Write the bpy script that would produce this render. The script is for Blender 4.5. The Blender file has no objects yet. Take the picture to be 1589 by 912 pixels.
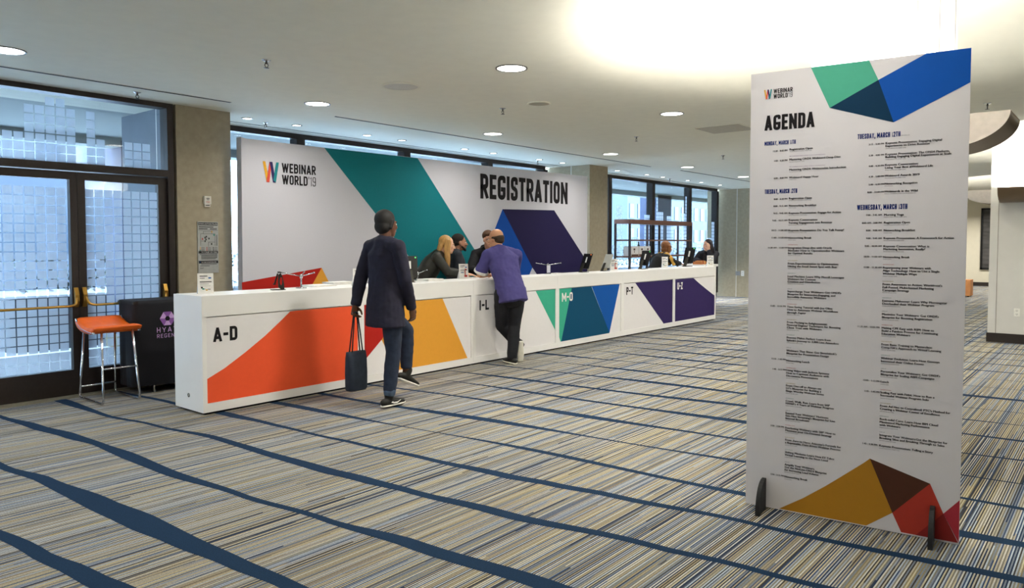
import bpy, bmesh, math, random
from math import sin, cos, pi, radians, tan, atan2, sqrt
from mathutils import Vector, Matrix, Euler, Quaternion

random.seed(7)
scene = bpy.context.scene
COL = scene.collection

# ------------------------------------------------------------------ camera
FPX, CXP, CYP, EYE, PITCH, HORX = 1150.0, 794.5, 424.0, 1.5, radians(2.39), 1748.0
_cp, _sp = cos(PITCH), sin(PITCH)
def _lev(px, py):
    x, y, z = (px - CXP) / FPX, (CYP - py) / FPX, 1.0
    return x, y * _cp - z * _sp, z * _cp + y * _sp
_v = _lev(HORX, CYP - FPX * tan(PITCH))
YAW = atan2(_v[0], _v[2])
def ray(px, py):
    r, u, f = _lev(px, py)
    return Vector((r * sin(YAW) + f * cos(YAW), -r * cos(YAW) + f * sin(YAW), u))
EYEP = Vector((0, 0, EYE))
def at_y(px, py, Y):
    d = ray(px, py); return EYEP + d * (Y / d.y)
def at_x(px, py, X):
    d = ray(px, py); return EYEP + d * (X / d.x)
def at_z(px, py, Z):
    d = ray(px, py); return EYEP + d * ((Z - EYE) / d.z)

cam_data = bpy.data.cameras.new('camera')
cam_data.sensor_fit = 'HORIZONTAL'; cam_data.sensor_width = 36.0
cam_data.lens = FPX / 1589.0 * 36.0
cam_data.shift_y = (CYP - 456.0) / 1589.0
cam_data.clip_end = 400
cam = bpy.data.objects.new('camera', cam_data); COL.objects.link(cam)
_f = Vector((cos(YAW) * _cp, sin(YAW) * _cp, -_sp)); _r = Vector((sin(YAW), -cos(YAW), 0)); _u = _r.cross(_f)
_m = Matrix((( _r.x, _u.x, -_f.x), (_r.y, _u.y, -_f.y), (_r.z, _u.z, -_f.z))).to_4x4()
_m.translation = EYEP
cam.matrix_world = _m
scene.camera = cam

# ------------------------------------------------------------------ world, exposure
scene.view_settings.view_transform = 'Standard'
scene.view_settings.look = 'None'
scene.view_settings.exposure = 0.0
scene.view_settings.gamma = 1.0
scene.view_settings.use_curve_mapping = False
world = bpy.data.worlds.new('sky'); scene.world = world; world.use_nodes = True
_bg = world.node_tree.nodes['Background']
_bg.inputs[0].default_value = (0.58, 0.78, 1.0, 1); _bg.inputs[1].default_value = 21.0
scene.cycles.max_bounces = 8; scene.cycles.diffuse_bounces = 5; scene.cycles.transparent_max_bounces = 16
scene.cycles.sample_clamp_indirect = 25.0

LAMP_MAIN, LAMP_SMALL, LAMP_COVE, LAMP_HALL_FILL = 18.0, 4.0, 66.0, 37.0
WARM = (1.0, 0.965, 0.90)

# ------------------------------------------------------------------ materials
def lin(h):
    if isinstance(h, str):
        h = h.lstrip('#'); c = [int(h[i:i + 2], 16) / 255 for i in (0, 2, 4)]
        return tuple(x / 12.92 if x <= .04045 else ((x + .055) / 1.055) ** 2.4 for x in c) + (1,)
    return tuple(h) + (1,) if len(h) == 3 else h
MATS = {}
def mat(name, col, rough=.55, metal=0.0, var=0.06, scale=30.0, bump=0.0, emit=None, estr=0.0, spec=.4, stretch=(1, 1, 1)):
    if name in MATS: return MATS[name]
    m = bpy.data.materials.new(name); m.use_nodes = True
    nt = m.node_tree; b = nt.nodes['Principled BSDF']
    c = lin(col)
    b.inputs['Roughness'].default_value = rough; b.inputs['Metallic'].default_value = metal
    b.inputs['Specular IOR Level'].default_value = spec
    tc = nt.nodes.new('ShaderNodeTexCoord'); mp = nt.nodes.new('ShaderNodeMapping'); mp.inputs['Scale'].default_value = stretch
    nz = nt.nodes.new('ShaderNodeTexNoise'); nz.inputs['Scale'].default_value = scale; nz.inputs['Detail'].default_value = 4
    nt.links.new(tc.outputs['Object'], mp.inputs[0]); nt.links.new(mp.outputs[0], nz.inputs['Vector'])
    rp = nt.nodes.new('ShaderNodeValToRGB')
    rp.color_ramp.elements[0].position = .3; rp.color_ramp.elements[1].position = .7
    rp.color_ramp.elements[0].color = tuple(x * (1 - var) for x in c[:3]) + (1,)
    rp.color_ramp.elements[1].color = tuple(min(1, x * (1 + var)) for x in c[:3]) + (1,)
    nt.links.new(nz.outputs[0], rp.inputs[0]); nt.links.new(rp.outputs[0], b.inputs['Base Color'])
    if bump:
        bp = nt.nodes.new('ShaderNodeBump'); bp.inputs['Strength'].default_value = bump; bp.inputs['Distance'].default_value = .01
        nt.links.new(nz.outputs[0], bp.inputs['Height']); nt.links.new(bp.outputs[0], b.inputs['Normal'])
    if emit is not None:
        b.inputs['Emission Color'].default_value = lin(emit); b.inputs['Emission Strength'].default_value = estr
    MATS[name] = m
    return m

def mat_glass(name, tint, refl=1.45):
    m = bpy.data.materials.new(name); m.use_nodes = True; nt = m.node_tree
    nt.nodes.remove(nt.nodes['Principled BSDF'])
    out = nt.nodes['Material Output']
    tr = nt.nodes.new('ShaderNodeBsdfTransparent'); tr.inputs[0].default_value = lin(tint)
    gl = nt.nodes.new('ShaderNodeBsdfGlossy'); gl.inputs['Roughness'].default_value = .02
    lw = nt.nodes.new('ShaderNodeLayerWeight'); lw.inputs[0].default_value = .5
    pw = nt.nodes.new('ShaderNodeMath'); pw.operation = 'POWER'; pw.inputs[1].default_value = 4.0; nt.links.new(lw.outputs['Facing'], pw.inputs[0])
    fr = nt.nodes.new('ShaderNodeMath'); fr.operation = 'MULTIPLY_ADD'; fr.inputs[1].default_value = .55; fr.inputs[2].default_value = .035; nt.links.new(pw.outputs[0], fr.inputs[0])
    mx = nt.nodes.new('ShaderNodeMixShader')
    nt.links.new(fr.outputs[0], mx.inputs[0]); nt.links.new(tr.outputs[0], mx.inputs[1]); nt.links.new(gl.outputs[0], mx.inputs[2])
    nt.links.new(mx.outputs[0], out.inputs[0]); MATS[name] = m
    return m

def mat_frost(name, col):
    m = bpy.data.materials.new(name); m.use_nodes = True; nt = m.node_tree
    nt.nodes.remove(nt.nodes['Principled BSDF']); out = nt.nodes['Material Output']
    a = nt.nodes.new('ShaderNodeBsdfTranslucent'); a.inputs[0].default_value = lin(col)
    d = nt.nodes.new('ShaderNodeBsdfDiffuse'); d.inputs[0].default_value = lin(col)
    t = nt.nodes.new('ShaderNodeBsdfTransparent')
    m1 = nt.nodes.new('ShaderNodeMixShader'); m1.inputs[0].default_value = .35
    m2 = nt.nodes.new('ShaderNodeMixShader'); m2.inputs[0].default_value = .18
    nt.links.new(a.outputs[0], m1.inputs[1]); nt.links.new(d.outputs[0], m1.inputs[2])
    nt.links.new(m1.outputs[0], m2.inputs[1]); nt.links.new(t.outputs[0], m2.inputs[2]); nt.links.new(m2.outputs[0], out.inputs[0])
    MATS[name] = m
    return m

def mat_carpet():
    m = bpy.data.materials.new('striped_carpet'); m.use_nodes = True; nt = m.node_tree; N = nt.nodes; Lk = nt.links
    b = N['Principled BSDF']; b.inputs['Roughness'].default_value = .95; b.inputs['Specular IOR Level'].default_value = .1
    tc = N.new('ShaderNodeTexCoord'); sx = N.new('ShaderNodeSeparateXYZ'); Lk.new(tc.outputs['Object'], sx.inputs[0])
    def math_(op, a, bb=None, v=None):
        n = N.new('ShaderNodeMath'); n.operation = op
        Lk.new(a, n.inputs[0])
        if bb is not None: Lk.new(bb, n.inputs[1])
        if v is not None: n.inputs[1].default_value = v
        return n.outputs[0]
    def ramp(stops, src, interp='CONSTANT'):
        r = N.new('ShaderNodeValToRGB'); r.color_ramp.interpolation = interp
        while len(r.color_ramp.elements) < len(stops): r.color_ramp.elements.new(.5)
        for e, (p, c) in zip(r.color_ramp.elements, stops): e.position = p; e.color = lin(c)
        Lk.new(src, r.inputs[0]); return r.outputs[0]
    # yarn stripes run along X; index across Y, broken into long dashes along X
    stripe = math_('FLOOR', math_('MULTIPLY', sx.outputs[1], v=152.0))
    wn0 = N.new('ShaderNodeTexWhiteNoise'); wn0.noise_dimensions = '1D'; Lk.new(stripe, wn0.inputs['W'])
    off = math_('MULTIPLY', wn0.outputs[0], v=40.0)
    xs = math_('FLOOR', math_('ADD', math_('MULTIPLY', sx.outputs[0], v=0.28), off))
    cmb = N.new('ShaderNodeCombineXYZ'); Lk.new(stripe, cmb.inputs[0]); Lk.new(xs, cmb.inputs[1])
    wn = N.new('ShaderNodeTexWhiteNoise'); wn.noise_dimensions = '2D'; Lk.new(cmb.outputs[0], wn.inputs['Vector'])
    # slow noise shifts a patch from light to dark yarns; light and dark yarns alternate
    mp = N.new('ShaderNodeMapping'); mp.inputs['Scale'].default_value = (.25, 3.2, 1); Lk.new(tc.outputs['Object'], mp.inputs[0])
    nz = N.new('ShaderNodeTexNoise'); nz.inputs['Scale'].default_value = 1.6; nz.inputs['Detail'].default_value = 3; Lk.new(mp.outputs[0], nz.inputs['Vector'])
    sh = math_('MULTIPLY', math_('SUBTRACT', nz.outputs[0], v=.5), v=.5)
    val = N.new('ShaderNodeMath'); val.operation = 'ADD'; val.use_clamp = True; Lk.new(wn.outputs[0], val.inputs[0]); Lk.new(sh, val.inputs[1])
    light = ramp([(0, '#3a4250'), (.07, '#7f8894'), (.20, '#a89c82'), (.36, '#b9b3a2'), (.50, '#a4adb8'), (.62, '#c6bc9f'), (.78, '#cfccc2'), (.92, '#b7c3cf')], val.outputs[0])
    dark = ramp([(0, '#22324f'), (.16, '#403c3a'), (.30, '#5a6070'), (.46, '#7e796e'), (.62, '#364a6c'), (.72, '#837d70'), (.88, '#8d8163')], val.outputs[0])
    par = math_('MODULO', math_('ADD', stripe, v=4000.0), v=2.0)
    pm = N.new('ShaderNodeMix'); pm.data_type = 'RGBA'; Lk.new(par, pm.inputs[0]); Lk.new(light, pm.inputs[6]); Lk.new(dark, pm.inputs[7]); colr = pm.outputs[2]
    # pile: fine loops
    mp2 = N.new('ShaderNodeMapping'); mp2.inputs['Scale'].default_value = (150, 150, 1); Lk.new(tc.outputs['Object'], mp2.inputs[0])
    nz2 = N.new('ShaderNodeTexNoise'); nz2.inputs['Scale'].default_value = 1.0; nz2.inputs['Detail'].default_value = 2; Lk.new(mp2.outputs[0], nz2.inputs['Vector'])
    pile = ramp([(.25, '#a6a6a6'), (.75, '#ffffff')], nz2.outputs[0], 'LINEAR')
    mx = N.new('ShaderNodeMix'); mx.data_type = 'RGBA'; mx.blend_type = 'MULTIPLY'; mx.inputs[0].default_value = .7
    Lk.new(colr, mx.inputs[6]); Lk.new(pile, mx.inputs[7]); Lk.new(mx.outputs[2], b.inputs['Base Color'])
    MATS['striped_carpet'] = m
    return m

# ------------------------------------------------------------------ object helpers
def tag(o, label=None, cat=None, group=None, kind=None):
    if label: o['label'] = label
    if cat: o['category'] = cat
    if group: o['group'] = group
    if kind: o['kind'] = kind
    return o
def empty(name, loc, label=None, cat=None, group=None, rz=0.0):
    o = bpy.data.objects.new(name, None); COL.objects.link(o); o.location = loc; o.rotation_euler = (0, 0, rz); o.empty_display_size = .1
    return tag(o, label, cat, group)
def link_mesh(name, me, mats, parent=None, smooth=False):
    o = bpy.data.objects.new(name, me); COL.objects.link(o)
    for m in (mats if isinstance(mats, (list, tuple)) else [mats]): me.materials.append(m)
    if parent is not None: o.parent = parent
    if smooth:
        for p in me.polygons: p.use_smooth = True
    return o
def bobj(name, bm, mats, parent=None, smooth=False, bevel=0.0):
    me = bpy.data.meshes.new(name)
    if bevel:
        es = [e for e in bm.edges if len(e.link_faces) == 2 and e.calc_face_angle(0) > .6]
        bmesh.ops.bevel(bm, geom=es, offset=bevel, segments=2, affect='EDGES', profile=.6)
    bmesh.ops.recalc_face_normals(bm, faces=bm.faces)
    bm.to_mesh(me); bm.free()
    return link_mesh(name, me, mats, parent, smooth)
def box(bm, x0, x1, y0, y1, z0, z1, mi=0, M=None):
    vs = [bm.verts.new((x, y, z)) for x in (x0, x1) for y in (y0, y1) for z in (z0, z1)]
    if M is not None:
        for v in vs: v.co = M @ v.co
    for q in ((0, 1, 3, 2), (4, 6, 7, 5), (0, 4, 5, 1), (2, 3, 7, 6), (0, 2, 6, 4), (1, 5, 7, 3)):
        f = bm.faces.new([vs[i] for i in q]); f.material_index = mi
    return vs
def prism(bm, pts, ext, mi=0):
    """closed polygon (3D points) extruded by vector ext"""
    ext = Vector(ext); a = [bm.verts.new(p) for p in pts]; b = [bm.verts.new(Vector(p) + ext) for p in pts]
    n = len(pts); fs = [bm.faces.new(a), bm.faces.new(b[::-1])]
    for i in range(n): fs.append(bm.faces.new((a[i], b[i], b[(i + 1) % n], a[(i + 1) % n])))
    for f in fs: f.material_index = mi
def tube(bm, pts, r, seg=10, closed=False, cap=True, mi=0):
    pts = [Vector(p) for p in pts]; n = len(pts); rings = []
    rr = r if isinstance(r, (list, tuple)) else [r] * n
    prev = None
    for i, p in enumerate(pts):
        if closed: t = (pts[(i + 1) % n] - pts[i - 1]).normalized()
        else: t = (pts[min(i + 1, n - 1)] - pts[max(i - 1, 0)]).normalized()
        if prev is None:
            a = Vector((0, 0, 1)) if abs(t.z) < .9 else Vector((1, 0, 0)); u = t.cross(a).normalized()
        else:
            u = (prev - t * prev.dot(t)).normalized()
        w = t.cross(u); prev = u
        rings.append([bm.verts.new(p + (u * cos(2 * pi * k / seg) + w * sin(2 * pi * k / seg)) * rr[i]) for k in range(seg)])
    for i in range(n if closed else n - 1):
        A, B = rings[i], rings[(i + 1) % n]
        for k in range(seg):
            f = bm.faces.new((A[k], A[(k + 1) % seg], B[(k + 1) % seg], B[k])); f.smooth = True; f.material_index = mi
    if cap and not closed:
        bm.faces.new(rings[0][::-1]).material_index = mi; bm.faces.new(rings[-1]).material_index = mi
def arc_pts(pts, rad, n=6):
    """round the inner corners of a 3D polyline"""
    pts = [Vector(p) for p in pts]; out = [pts[0]]
    for i in range(1, len(pts) - 1):
        a, b, c = pts[i - 1], pts[i], pts[i + 1]
        d1, d2 = (a - b), (c - b); r = min(rad, d1.length * .49, d2.length * .49)
        p1, p2 = b + d1.normalized() * r, b + d2.normalized() * r
        for k in range(n + 1):
            t = k / n; out.append(p1 * (1 - t) ** 2 + b * 2 * t * (1 - t) + p2 * t * t)
    out.append(pts[-1]); return out
def lathe(bm, prof, seg=24, c=(0, 0, 0), mi=0, smooth=True):
    c = Vector(c); rings = []
    for r, z in prof:
        rings.append([bm.verts.new(c + Vector((r * cos(2 * pi * k / seg), r * sin(2 * pi * k / seg), z))) for k in range(seg)])
    for A, B in zip(rings[:-1], rings[1:]):
        for k in range(seg):
            f = bm.faces.new((A[k], A[(k + 1) % seg], B[(k + 1) % seg], B[k])); f.material_index = mi; f.smooth = smooth
    bm.faces.new(rings[0]).material_index = mi; bm.faces.new(rings[-1][::-1]).material_index = mi
def copy_tree(o, parent=None):
    c = o.copy(); COL.objects.link(c)
    if parent is not None: c.parent = parent
    for ch in list(o.children): copy_tree(ch, c)
    return c

# ------------------------------------------------------------------ condensed lettering drawn as strokes
# each glyph: width, list of (points, closed); a point with a third value is a rounded corner
GL = {
 'A': (.52, [([(0, 0), (.47, 1)], 0), ([(1, 0), (.53, 1)], 0), ([(.25, .24), (.75, .24)], 0)]),
 'B': (.48, [([(0, .52), (0, 1), (1, 1, 1), (1, .52, 1)], 1), ([(0, 0), (0, .52), (1, .52, 1), (1, 0, 1)], 1)]),
 'C': (.46, [([(1, .78), (1, 1, 1), (0, 1, 1), (0, 0, 1), (1, 0, 1), (1, .22)], 0)]),
 'D': (.48, [([(0, 0), (0, 1), (1, 1, 1), (1, 0, 1)], 1)]),
 'E': (.42, [([(1, 1), (0, 1), (0, 0), (1, 0)], 0), ([(0, .5), (.85, .5)], 0)]),
 'F': (.42, [([(1, 1), (0, 1), (0, 0)], 0), ([(0, .5), (.85, .5)], 0)]),
 'G': (.50, [([(1, .86), (1, 1, 1), (0, 1, 1), (0, 0, 1), (1, 0, 1), (1, .42), (.62, .42)], 0)]),
 'H': (.48, [([(0, 0), (0, 1)], 0), ([(1, 0), (1, 1)], 0), ([(0, .5), (1, .5)], 0)]),
 'I': (.18, [([(.5, 0), (.5, 1)], 0)]),
 'L': (.40, [([(0, 1), (0, 0), (1, 0)], 0)]),
 'M': (.66, [([(0, 0), (0, 1)], 0), ([(1, 0), (1, 1)], 0), ([(.03, 1), (.5, .3)], 0), ([(.97, 1), (.5, .3)], 0)]),
 'N': (.53, [([(0, 0), (0, 1)], 0), ([(1, 0), (1, 1)], 0), ([(.04, 1), (.96, 0)], 0)]),
 'O': (.48, [([(0, 0, 1), (0, 1, 1), (1, 1, 1), (1, 0, 1)], 1)]),
 'P': (.46, [([(0, 0), (0, 1), (1, 1, 1), (1, .45, 1), (0, .45)], 0)]),
 'R': (.48, [([(0, 0), (0, 1), (1, 1, 1), (1, .47, 1), (0, .47)], 0), ([(.45, .47), (1, 0)], 0)]),
 'S': (.46, [([(1, .83), (1, 1, 1), (0, 1, 1), (0, .53, 1), (1, .47, 1), (1, 0, 1), (0, 0, 1), (0, .17)], 0)]),
 'T': (.44, [([(0, 1), (1, 1)], 0), ([(.5, 1), (.5, 0)], 0)]),
 'U': (.48, [([(0, 1), (0, 0, 1), (1, 0, 1), (1, 1)], 0)]),
 'V': (.52, [([(0, 1), (.47, 0)], 0), ([(1, 1), (.53, 0)], 0)]),
 'W': (.76, [([(0, 1), (.24, 0)], 0), ([(.24, 0), (.5, .95)], 0), ([(.5, .95), (.76, 0)], 0), ([(.76, 0), (1, 1)], 0)]),
 'Y': (.50, [([(0, 1), (.5, .45), (1, 1)], 0), ([(.5, .45), (.5, 0)], 0)]),
 'Z': (.44, [([(0, 1), (1, 1), (0, 0), (1, 0)], 0)]),
 'K': (.50, [([(0, 0), (0, 1)], 0), ([(1, 1), (.08, .42)], 0), ([(.3, .58), (1, 0)], 0)]),
 'X': (.50, [([(0, 0), (1, 1)], 0), ([(0, 1), (1, 0)], 0)]),
 '1': (.26, [([(0, .84), (.75, 1), (.75, 0)], 0)]),
 '2': (.46, [([(0, .83), (0, 1, 1), (1, 1, 1), (1, .62), (0, 0), (1, 0)], 0)]),
 '3': (.46, [([(0, .84), (0, 1, 1), (1, 1, 1), (1, .52, 1), (.5, .52)], 0), ([(.4, .52), (1, .52, 1), (1, 0, 1), (0, 0, 1), (0, .16)], 0)]),
 '9': (.46, [([(0, .17), (0, 0, 1), (1, 0, 1), (1, 1, 1), (0, 1, 1), (0, .45, 1), (1, .45)], 0)]),
 '-': (.34, [([(.1, .5), (.9, .5)], 0)]),
 "'": (.16, [([(.5, .8), (.5, 1)], 0)]),
 ',': (.18, [([(.5, .05), (.2, -.2)], 0)]),
 ' ': (.22, []),
}
def _round(pts, closed, rad):
    n = len(pts); out = []
    for i, p in enumerate(pts):
        if len(p) < 3: out.append(Vector(p[:2])); continue
        a, b, c = Vector(pts[i - 1][:2]), Vector(p[:2]), Vector(pts[(i + 1) % n][:2])
        r = min(rad, (a - b).length * .5, (c - b).length * .5)
        p1, p2 = b + (a - b).normalized() * r, b + (c - b).normalized() * r
        for k in range(7):
            t = k / 6; out.append(p1 * (1 - t) ** 2 + b * 2 * t * (1 - t) + p2 * t * t)
    return out
def _stroke(pts, closed, h):
    n = len(pts); L, R = [], []
    for i in range(n):
        if closed or 0 < i < n - 1:
            d1 = (pts[i] - pts[i - 1]).normalized(); d2 = (pts[(i + 1) % n] - pts[i]).normalized()
        elif i == 0: d1 = d2 = (pts[1] - pts[0]).normalized()
        else: d1 = d2 = (pts[-1] - pts[-2]).normalized()
        n1 = Vector((-d1.y, d1.x)); n2 = Vector((-d2.y, d2.x)); nn = (n1 + n2)
        nn = nn.normalized() if nn.length > 1e-4 else n1
        k = h / max(.45, nn.dot(n1)); L.append(pts[i] + nn * k); R.append(pts[i] - nn * k)
    q = []
    for i in range(n if closed else n - 1):
        j = (i + 1) % n; q.append((L[i], R[i], R[j], L[j]))
    return q
def letters(bm, text, O, U, V, height, width=None, t=.165, gap=.10, wx=1.0, mi=0, lift=0.0, N=None):
    """stroke lettering: O = lower-left corner, U / V unit directions, total width if given"""
    U, V, O = Vector(U), Vector(V), Vector(O)
    adv = [GL[c][0] for c in text]; nat = sum(adv) + gap * (len(text) - 1)
    sx = wx if width is None else width / (nat * height)
    x = 0.0; h = t / 2
    nrm = U.cross(V).normalized()
    for c in text:
        w, paths = GL[c]
        for k, (pts, closed) in enumerate(paths):
            off = nrm * (.00035 * k); pp = []
            for p in pts:
                px = h / sx * 1.0 + p[0] * (w - 2 * h / sx); py = h + p[1] * (1 - 2 * h)
                pp.append((px * sx, py) + tuple(p[2:]))
            pr = _round(pp, closed, .17)
            if not closed:
                pr[0] = pr[0] + (pr[0] - pr[1]).normalized() * h; pr[-1] = pr[-1] + (pr[-1] - pr[-2]).normalized() * h
            for q in _stroke(pr, closed, h):
                if c != ',':
                    for v in q: v.y = min(1.0, max(0.0, v.y))
                vs = [bm.verts.new(O + U * ((x * sx + v.x) * height) + V * (v.y * height) + off) for v in q]
                f = bm.faces.new(vs); f.material_index = mi
        x += w + gap
    return nat * height * sx

_DG = None
def text_mesh_into(bm, s, O, U, V, size, width=None, align='L', bold=0.0, mi=0, xs=1.0):
    """set type in Blender's own font, as flat faces"""
    cu = bpy.data.curves.new('type', 'FONT'); cu.body = s; cu.size = 1.0; cu.resolution_u = 2
    o = bpy.data.objects.new('type', cu); COL.objects.link(o)
    dg = bpy.context.evaluated_depsgraph_get(); me = bpy.data.meshes.new_from_object(o.evaluated_get(dg))
    xmax = max([v.co.x for v in me.vertices] or [1])
    sx = size * xs if width is None else width / xmax
    U, V, O = Vector(U), Vector(V), Vector(O)
    x0 = 0 if align == 'L' else -xmax * sx
    nrm = U.cross(V).normalized()
    for rep in range(1 if bold <= 0 else 3):      # heavier type: strokes laid side by side
        sh = Vector((0, 0, 0)) if not rep else U * (bold * size * (1, -1)[rep - 1] * .5) + nrm * (.00025 * rep)
        vs = [bm.verts.new(O + U * (x0 + v.co.x * sx) + V * (v.co.y * size) + sh) for v in me.vertices]
        for p in me.polygons:
            try: bm.faces.new([vs[i] for i in p.vertices]).material_index = mi
            except ValueError: pass
    bpy.data.objects.remove(o); bpy.data.curves.remove(cu); bpy.data.meshes.remove(me)
def poly(bm, pts, mi=0):
    f = bm.faces.new([bm.verts.new(p) for p in pts]); f.material_index = mi; return f

# ================================================================== LARGE STRUCTURE
CZ = 2.97
white_ceiling = mat('ceiling_paint', '#e2e0d0', .9, var=.02, scale=8)
concrete = mat('pier_concrete', '#a1967f', .85, var=.09, scale=14, bump=.12)
concrete_seam = mat('pier_seam', '#d9d8d0', .7)
bronze = mat('dark_bronze_frame', '#2a2320', .45, metal=.35, var=.1)
glass = mat_glass('window_glass', (.93, .975, 1.0))
frost = mat_frost('frosted_film', (.56, .62, .69))
black = mat('black_recess', '#0b0b0c', .8)
chrome = mat('chrome', '#d9dbde', .12, metal=1.0, var=.02)
brass = mat('brass', '#b98d43', .28, metal=1.0, var=.08)
cream = mat('cream_wall_paint', '#d9d2bd', .9, var=.02, scale=6)
whitewall = mat('white_wall_paint', '#d8d6d2', .9, var=.02, scale=6)
dark_base = mat('dark_baseboard', '#2b2420', .6)
navy_band = mat('navy_carpet_band', '#1b3049', .95, var=.16, scale=160, spec=.1)
carpet = mat_carpet()

# floor: carpet with its wavy navy bands woven in
bm = bmesh.new()
for x0, x1, y0, y1 in ((-7, 3.9, -9, 7.93), (3.9, 30, -9, 8.86)):
    poly(bm, [(x0, y0, 0), (x1, y0, 0), (x1, y1, 0), (x0, y1, 0)], 0)
KNOWN = {
 -1: ([(7.93, .93, .05), (5.2, 1.10, .05), (4.0, 1.25, .08), (3.6, 1.30, .10), (3.2, 1.34, .12), (2.8, 1.37, .12), (2.3, 1.41, .08), (0, 1.6, .07)]),
 0: ([(7.93, 1.55, .03), (6.6, 1.56, .05), (5.75, 1.6, .06), (5.21, 1.68, .09), (4.53, 1.72, .15), (4.04, 1.75, .17), (3.62, 1.77, .13), (3.2, 1.80, .10), (2.8, 1.83, .08), (2, 1.88, .06), (0, 2.1, .08)]),
 1: ([(7.93, 2.03, .03), (7.46, 2.06, .05), (6.81, 2.13, .10), (6.27, 2.2, .11), (5.85, 2.24, .07), (5.36, 2.25, .11), (4.82, 2.25, .09), (4.01, 2.32, .05), (3.32, 2.4, .05), (2.67, 2.48, .10), (1.9, 2.55, .11), (0, 2.75, .07)]),
 2: ([(7.93, 2.64, .10), (7.67, 2.65, .11), (6.79, 2.66, .05), (6.1, 2.77, .04), (5.31, 2.89, .07), (4.77, 2.9, .08), (4.06, 2.93, .10), (3.7, 2.97, .10), (3.27, 3.01, .07), (2.66, 3.08, .09), (1.78, 3.22, .06), (1.31, 3.28, .05), (0, 3.42, .07)]),
 3: ([(7.93, 3.16, .05), (6.8, 3.27, .06), (5.95, 3.36, .10), (5.5, 3.4, .06), (4.91, 3.43, .04), (4.33, 3.48, .05), (3.7, 3.54, .06), (3.05, 3.6, .09), (2.69, 3.66, .08), (2.31, 3.72, .07), (1.52, 3.82, .05), (0, 3.95, .08)]),
}
def interp(tab, y):
    for (y0, c0, w0), (y1, c1, w1) in zip(tab[:-1], tab[1:]):
        if y1 <= y <= y0:
            t = (y0 - y) / (y0 - y1); t = t * t * (3 - 2 * t); return c0 + (c1 - c0) * t, w0 + (w1 - w0) * t
    y0, c0, w0 = tab[-1]; return c0 - .095 * (y - y0), w0
rb = random.Random(3)
for k in range(-14, 58):
    ph = [rb.uniform(0, 6.28) for _ in range(5)]
    yend = 7.92 if 1.74 + .583 * k < 3.9 else 8.85
    prev = None; y = -9.0
    while y <= yend + 1e-6:
        if k in KNOWN and y >= 0: c, w = interp(KNOWN[k], y)
        else:
            c = 1.74 + .583 * k - .095 * (y - 4) + .035 * sin(y * .9 + ph[0]) + .02 * sin(y * 2.1 + ph[1])
            w = .062 + .03 * sin(y * 1.15 + ph[2]) + .022 * sin(y * 2.7 + ph[3])
        a, b = bm.verts.new((c - w / 2, y, .0012)), bm.verts.new((c + w / 2, y, .0012))
        if prev: bm.faces.new((prev[0], prev[1], b, a)).material_index = 1
        prev = (a, b); y += .12
floor = bobj('floor', bm, [carpet, navy_band]); tag(floor, 'blue and beige striped carpet with wavy navy bands', 'floor', kind='structure')

# interior columns carry uplights; the ceiling swells up round each of them
ICOL = [(-2.28, 1.32), (5.65, 1.32), (13.58, 1.21), (21.5, 1.25)]
def ceil_z(x, y):
    z = CZ
    for cx, cy in ICOL:
        r = sqrt((x - cx) ** 2 + (y - cy + .35) ** 2)
        t = min(1, max(0, (2.75 - r) / 1.35)); t = t * t * (3 - 2 * t); z += .42 * t
    return z
bm = bmesh.new(); step = .2; NX, NY = int(37 / step), int(17.9 / step)
g = [[bm.verts.new((-7 + i * step, -9 + j * step, ceil_z(-7 + i * step, -9 + j * step))) for j in range(NY + 1)] for i in range(NX + 1)]
for i in range(NX):
    for j in range(NY):
        f = bm.faces.new((g[i][j], g[i][j + 1], g[i + 1][j + 1], g[i + 1][j])); f.smooth = True
tag(bobj('ceiling', bm, white_ceiling), 'smooth white painted ceiling swelling up round the columns', 'ceiling', kind='structure')

def struct(name, bm, mats, label, cat, **k):
    return tag(bobj(name, bm, mats, **k), label, cat, kind='structure')
bm = bmesh.new(); box(bm, 30, 30.2, -9, 9.2, 0, CZ); struct('wall_far', bm, cream, 'cream painted wall at the far end of the lobby', 'wall')
bm = bmesh.new(); box(bm, -7.2, -7, -9, 8.2, 0, CZ); struct('wall_back', bm, whitewall, 'plain wall behind the viewer', 'wall')
bm = bmesh.new(); box(bm, -7, 30, -9.2, -9, 0, CZ); struct('wall_right', bm, whitewall, 'plain wall along the right side of the lobby', 'wall')
bm = bmesh.new(); box(bm, 20.35, 30, 8.0, 8.3, 0, CZ); box(bm, -7.0, -3.4, 7.9, 8.2, 0, CZ); struct('wall_left', bm, concrete, 'concrete wall beyond the last pier', 'wall')
bm = bmesh.new(); box(bm, 29.96, 30, -9, 7.9, 0, .13); struct('baseboard_far', bm, dark_base, 'dark baseboard along the far cream wall', 'baseboard')

# window-wall piers
def pier(x0, x1, name, label, outer=False):
    r = empty(name, (x0, 7.85, 0)); tag(r, label, 'pillar', kind='structure')
    b = bmesh.new(); box(b, 0, x1 - x0, 0, 1.3, 0, CZ + .02); bobj('pier_shaft', b, concrete, r, bevel=.008)
    if outer:
        b = bmesh.new(); box(b, -.012, 0, .17, .42, 0, CZ); box(b, -.012, 0, .436, 1.3, 0, CZ); bobj('shade_panel', b, mat('painted_pier_shade', '#59636e', .6, var=.08, scale=4), r)  # dark colour stands in for shade on the pier's outdoor side
    b = bmesh.new(); box(b, -.012 if outer else -.004, .001, .42, .436, 0, CZ); bobj('joint_strip', b, concrete_seam, r)
    return r
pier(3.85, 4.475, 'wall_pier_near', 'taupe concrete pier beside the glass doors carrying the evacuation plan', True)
pier(11.78, 12.41, 'wall_pier_middle', 'taupe concrete pier at the right end of the printed backdrop')
pier(19.7, 20.35, 'wall_pier_end', 'grey concrete pier lit by a downlight beyond the counter end')
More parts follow.
